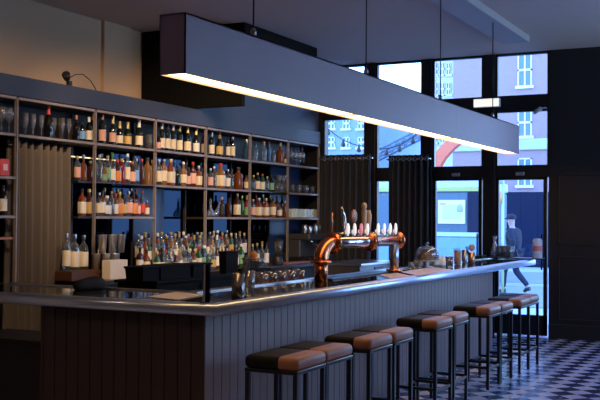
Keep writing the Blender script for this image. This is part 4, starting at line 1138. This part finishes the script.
# hoarding behind
Yh = 34.
a, c = at(504, 250, 1, Yh), at(640, 192, 1, Yh)
ho = thing('hoarding', 'dark navy boarded hoarding along the far pavement', 'hoarding', (a.x, Yh, 0))
b = B()
for k in range(int((c.x-a.x)/.6)): b.box(k*.6, k*.6+.59, 0, .05, 0, at(520, 192, 1, Yh).z)
b.build('boards', mat('navy_boards', (.006, .012, .035), .6, spec=.2, noise=.3), ho)
for k in range(4): B().box(k*2.4+.2, k*2.4+.3, .05, .15, 0, 2.4).build('post', M_dark, ho)
# yellow green pole + hanging lamp
Yp = 21.
p_ = at(502.8, 240, 1, Yp)
zp = at(503, 172, 1, Yp).z
pp = thing('street_post', 'yellow green painted street post with amber lantern outside the door', 'post', (p_.x, Yp, 0))
B().tube([(0, 0, 0), (0, 0, zp)], .03, 10).build('pole', mat('lime_paint', (.55, .70, .28), .4), pp)
B().lathe([(.12, 0), (.14, .03), (.10, .06)], (0, 0, 0), 12).build('base', M_dark, pp)
zl = at(500, 203, 1, Yp).z
B().lathe([(.03, -.02), (.10, 0), (.11, .22), (.03, .26), (0, .27)], (-.11, -.05, zl), 14).build('lantern', mat('amber_lantern', (.70, .30, .12), .4), pp)
B().tube([(-.11, -.05, zl+.24), (-.11, -.05, zl+.5), (0, 0, zl+.55)], .015, 6).build('lantern_bracket', M_steel, pp)
B().lathe([(.10, 0), (.12, .02), (.12, .25), (.06, .3)], (-.11, -.05, zl+.42), 12).build('upper_lantern', mat('grey_lantern', (.35, .45, .5), .4), pp)

# ------------------------------------------------------------------ person walking past
def person(loc, rz):
    e = thing('person', 'person in dark navy coat and cap walking past outside the door', 'person', loc, rz)
    me = bpy.data.meshes.new('body')
    J = {  # x across, y forward (walking direction), z up ; radius
        'pel': (0, 0, .95, .135), 'sp1': (0, .01, 1.10, .125), 'sp2': (0, .02, 1.28, .155), 'nk0': (0, .03, 1.42, .10), 'nk': (0, .05, 1.48, .055), 'hd0': (0, .07, 1.56, .075), 'hd': (0, .08, 1.64, .095), 'hd1': (0, .07, 1.72, .07),
        'hl': (-.09, 0, .90, .10), 'kl': (-.10, .20, .52, .062), 'al': (-.10, .22, .10, .042), 'tl': (-.10, .38, .04, .035),
        'hr': (.09, 0, .90, .10), 'kr': (.10, .02, .50, .062), 'ar': (.10, -.30, .16, .042), 'tr': (.10, -.20, .04, .035),
        'sl': (-.18, .02, 1.38, .072), 'el': (-.24, -.12, 1.13, .050), 'wl': (-.24, -.06, .90, .034), 
        'sr': (.18, .02, 1.38, .072), 'er': (.24, .06, 1.12, .050), 'wr': (.23, .26, 1.00, .034)}
    E_ = [('pel', 'sp1'), ('sp1', 'sp2'), ('sp2', 'nk0'), ('nk0', 'nk'), ('nk', 'hd0'), ('hd0', 'hd'), ('hd', 'hd1'), ('pel', 'hl'), ('hl', 'kl'), ('kl', 'al'), ('al', 'tl'), ('pel', 'hr'), ('hr', 'kr'), ('kr', 'ar'), ('ar', 'tr'),
          ('sp2', 'sl'), ('sl', 'el'), ('el', 'wl'), ('sp2', 'sr'), ('sr', 'er'), ('er', 'wr')]
    # five fingers on each hand
    for s_, w_ in (('l', 'wl'), ('r', 'wr')):
        wx, wy, wz, _ = J[w_]; sg = -1 if s_ == 'l' else 1
        J['pm'+s_] = (wx, wy+.02, wz-.07, .030); E_.append((w_, 'pm'+s_))
        for k, (oy, ln) in enumerate(((-.025, .05), (-.008, .065), (.010, .07), (.026, .062))):
            J['f%s%d' % (s_, k)] = (wx, wy+.02+oy, wz-.10, .010); J['g%s%d' % (s_, k)] = (wx-sg*.012, wy+.03+oy, wz-.10-ln, .008)
            E_ += [('pm'+s_, 'f%s%d' % (s_, k)), ('f%s%d' % (s_, k), 'g%s%d' % (s_, k))]
        J['th'+s_] = (wx-sg*.01, wy+.055, wz-.07, .011); J['ti'+s_] = (wx-sg*.018, wy+.075, wz-.115, .009)
        E_ += [('pm'+s_, 'th'+s_), ('th'+s_, 'ti'+s_)]
    keys = list(J); idx = {k_: i for i, k_ in enumerate(keys)}
    me.from_pydata([J[k_][:3] for k_ in keys], [(idx[a_], idx[b_]) for a_, b_ in E_], [])
    o = bpy.data.objects.new('body', me); COL.objects.link(o); o.parent = e
    sk = o.modifiers.new('skin', 'SKIN'); sk.use_smooth_shade = True
    for i, k_ in enumerate(keys):
        v = me.skin_vertices[0].data[i]; rr_ = J[k_][3]; v.radius = (rr_, rr_); v.use_root = (k_ == 'pel')
    sb = o.modifiers.new('smooth', 'SUBSURF'); sb.levels = 2; sb.render_levels = 2
    me.materials.append(mat('skin_tone', (.50, .32, .25), .5))
    M_coat = mat('navy_coat', (.008, .011, .025), .8)
    # coat, trousers follow the same joints a little wider
    def cloth(name_, ks, es, grow, m, ext=()):
        mm = bpy.data.meshes.new(name_); JJ = {k_: J[k_] for k_ in ks}
        for k_, v_ in ext: JJ[k_] = v_
        kk = list(JJ); ii = {k_: i for i, k_ in enumerate(kk)}
        mm.from_pydata([JJ[k_][:3] for k_ in kk], [(ii[a_], ii[b_]) for a_, b_ in es], [])
        oo = bpy.data.objects.new(name_, mm); COL.objects.link(oo); oo.parent = e
        s2 = oo.modifiers.new('skin', 'SKIN'); s2.use_smooth_shade = True
        for i, k_ in enumerate(kk):
            v = mm.skin_vertices[0].data[i]; rr_ = JJ[k_][3]*grow+.012; v.radius = (rr_, rr_); v.use_root = (i == 0)
        s3 = oo.modifiers.new('smooth', 'SUBSURF'); s3.levels = 1; s3.render_levels = 2
        mm.materials.append(m)
    cloth('coat', ['sp1', 'pel', 'sp2', 'nk0', 'sl', 'el', 'wl', 'sr', 'er', 'wr'], [('sp1', 'pel'), ('pel', 'hem'), ('sp1', 'sp2'), ('sp2', 'nk0'), ('sp2', 'sl'), ('sl', 'el'), ('el', 'wl'), ('sp2', 'sr'), ('sr', 'er'), ('er', 'wr')], 1.15, M_coat, [('hem', (0, .03, .72, .17))])
    cloth('trousers', ['pel', 'hl', 'kl', 'al', 'hr', 'kr', 'ar'], [('pel', 'hl'), ('hl', 'kl'), ('kl', 'al'), ('pel', 'hr'), ('hr', 'kr'), ('kr', 'ar')], 1.12, mat('dark_trousers', (.010, .014, .03), .8))
    # face: nose, eyes, mouth, ears
    sm = mat('skin_tone', (.50, .32, .25), .5)
    B().lathe([(.010, -.02), (.014, -.008), (.008, .02)], (0, .178, 1.62), 8).build('nose', sm, e)
    for s_ in (-1, 1):
        B().lathe([(.0, -.008), (.009, -.004), (.010, 0), (.009, .004), (0, .008)], (s_*.034, .160, 1.645), 8).build('eye', M_dark, e)
        B().lathe([(.006, -.03), (.012, 0), (.006, .03)], (s_*.095, .07, 1.63), 8).build('ear', sm, e)
    B().box(-.022, .022, .155, .168, 1.573, 1.580, .002).build('mouth', mat('lips', (.35, .12, .1), .5), e)
    for s_, k1, k2 in ((-1, 'al', 'tl'), (1, 'ar', 'tr')):
        a_, b_ = J[k1], J[k2]
        B().tube([(a_[0], a_[1]-.05, max(a_[2]-.05, .04)), (a_[0], a_[1]+.04, max(a_[2]-.06, .05)), (b_[0], b_[1], b_[2]+.0)], [.048, .050, .036], 10).build('shoe', M_dark, e)
    # cap
    cp2 = B().lathe([(.112, 0), (.115, .03), (.10, .085), (.05, .115), (0, .12)], (0, .075, 1.665), 18)
    cp2.poly_extrude([(-.07, .17, 1.675), (.07, .17, 1.675), (.05, .25, 1.668), (-.05, .25, 1.668)], (0, 0, .012))
    cp2.build('cap', M_coat, e)
    return e
pp_ = at(514, 293, 2, 0)
person((pp_.x, pp_.y, -.0), math.radians(75))

# ------------------------------------------------------------------ light
wld = bpy.data.worlds.new('dusk_sky'); sc.world = wld; wld.use_nodes = True
n, l = wld.node_tree.nodes, wld.node_tree.links
bg_ = n['Background']
tc = n.new('ShaderNodeTexCoord'); sx_ = n.new('ShaderNodeSeparateXYZ'); cr_ = n.new('ShaderNodeValToRGB')
l.new(tc.outputs['Generated'], sx_.inputs['Vector']); l.new(sx_.outputs['Z'], cr_.inputs['Fac'])
cr_.color_ramp.elements[0].position = 0.; cr_.color_ramp.elements[0].color = (.46, .71, 1, 1)
cr_.color_ramp.elements[1].position = .6; cr_.color_ramp.elements[1].color = (.13, .32, 1, 1)
l.new(cr_.outputs['Color'], bg_.inputs['Color']); bg_.inputs['Strength'].default_value = 7.

def spot(name, loc, tgt, power, col, size=60, blend=.6, rad=.05):
    ld = bpy.data.lights.new(name, 'SPOT'); ld.energy = power; ld.color = col; ld.spot_size = math.radians(size); ld.spot_blend = blend; ld.shadow_soft_size = rad
    o = bpy.data.objects.new(name, ld); COL.objects.link(o); o.location = loc
    o.rotation_euler = (Vector(tgt)-Vector(loc)).to_track_quat('-Z', 'Y').to_euler()
W_ = (1, .66, .38)
for yy, tx, p in ((5.0, 7.6, 230), (6.4, 9.2, 270), (7.6, 10.8, 260), (8.4, 12.3, 230)):
    spot('shelf_fill', (-3.9, yy, 3.97), (-6.9, tx, 1.85), p*1.15, W_, 52)  # added spots without fixtures, warm fill on the bottle shelves
for dx, dy, p in ((-1.0, 1.5, 130), (-4.6, 1.8, 170), (.6, 5.0, 90)):
    spot('room_fill', (dx, dy, 3.97), (dx, dy, 0), p, (1, .68, .45), 125, .8, .08)  # added unseen lamps that warm the near side of the room

sc.view_settings.view_transform = 'Standard'; sc.view_settings.look = 'None'
sc.view_settings.exposure = 0.; sc.view_settings.gamma = 1.; sc.view_settings.use_curve_mapping = False
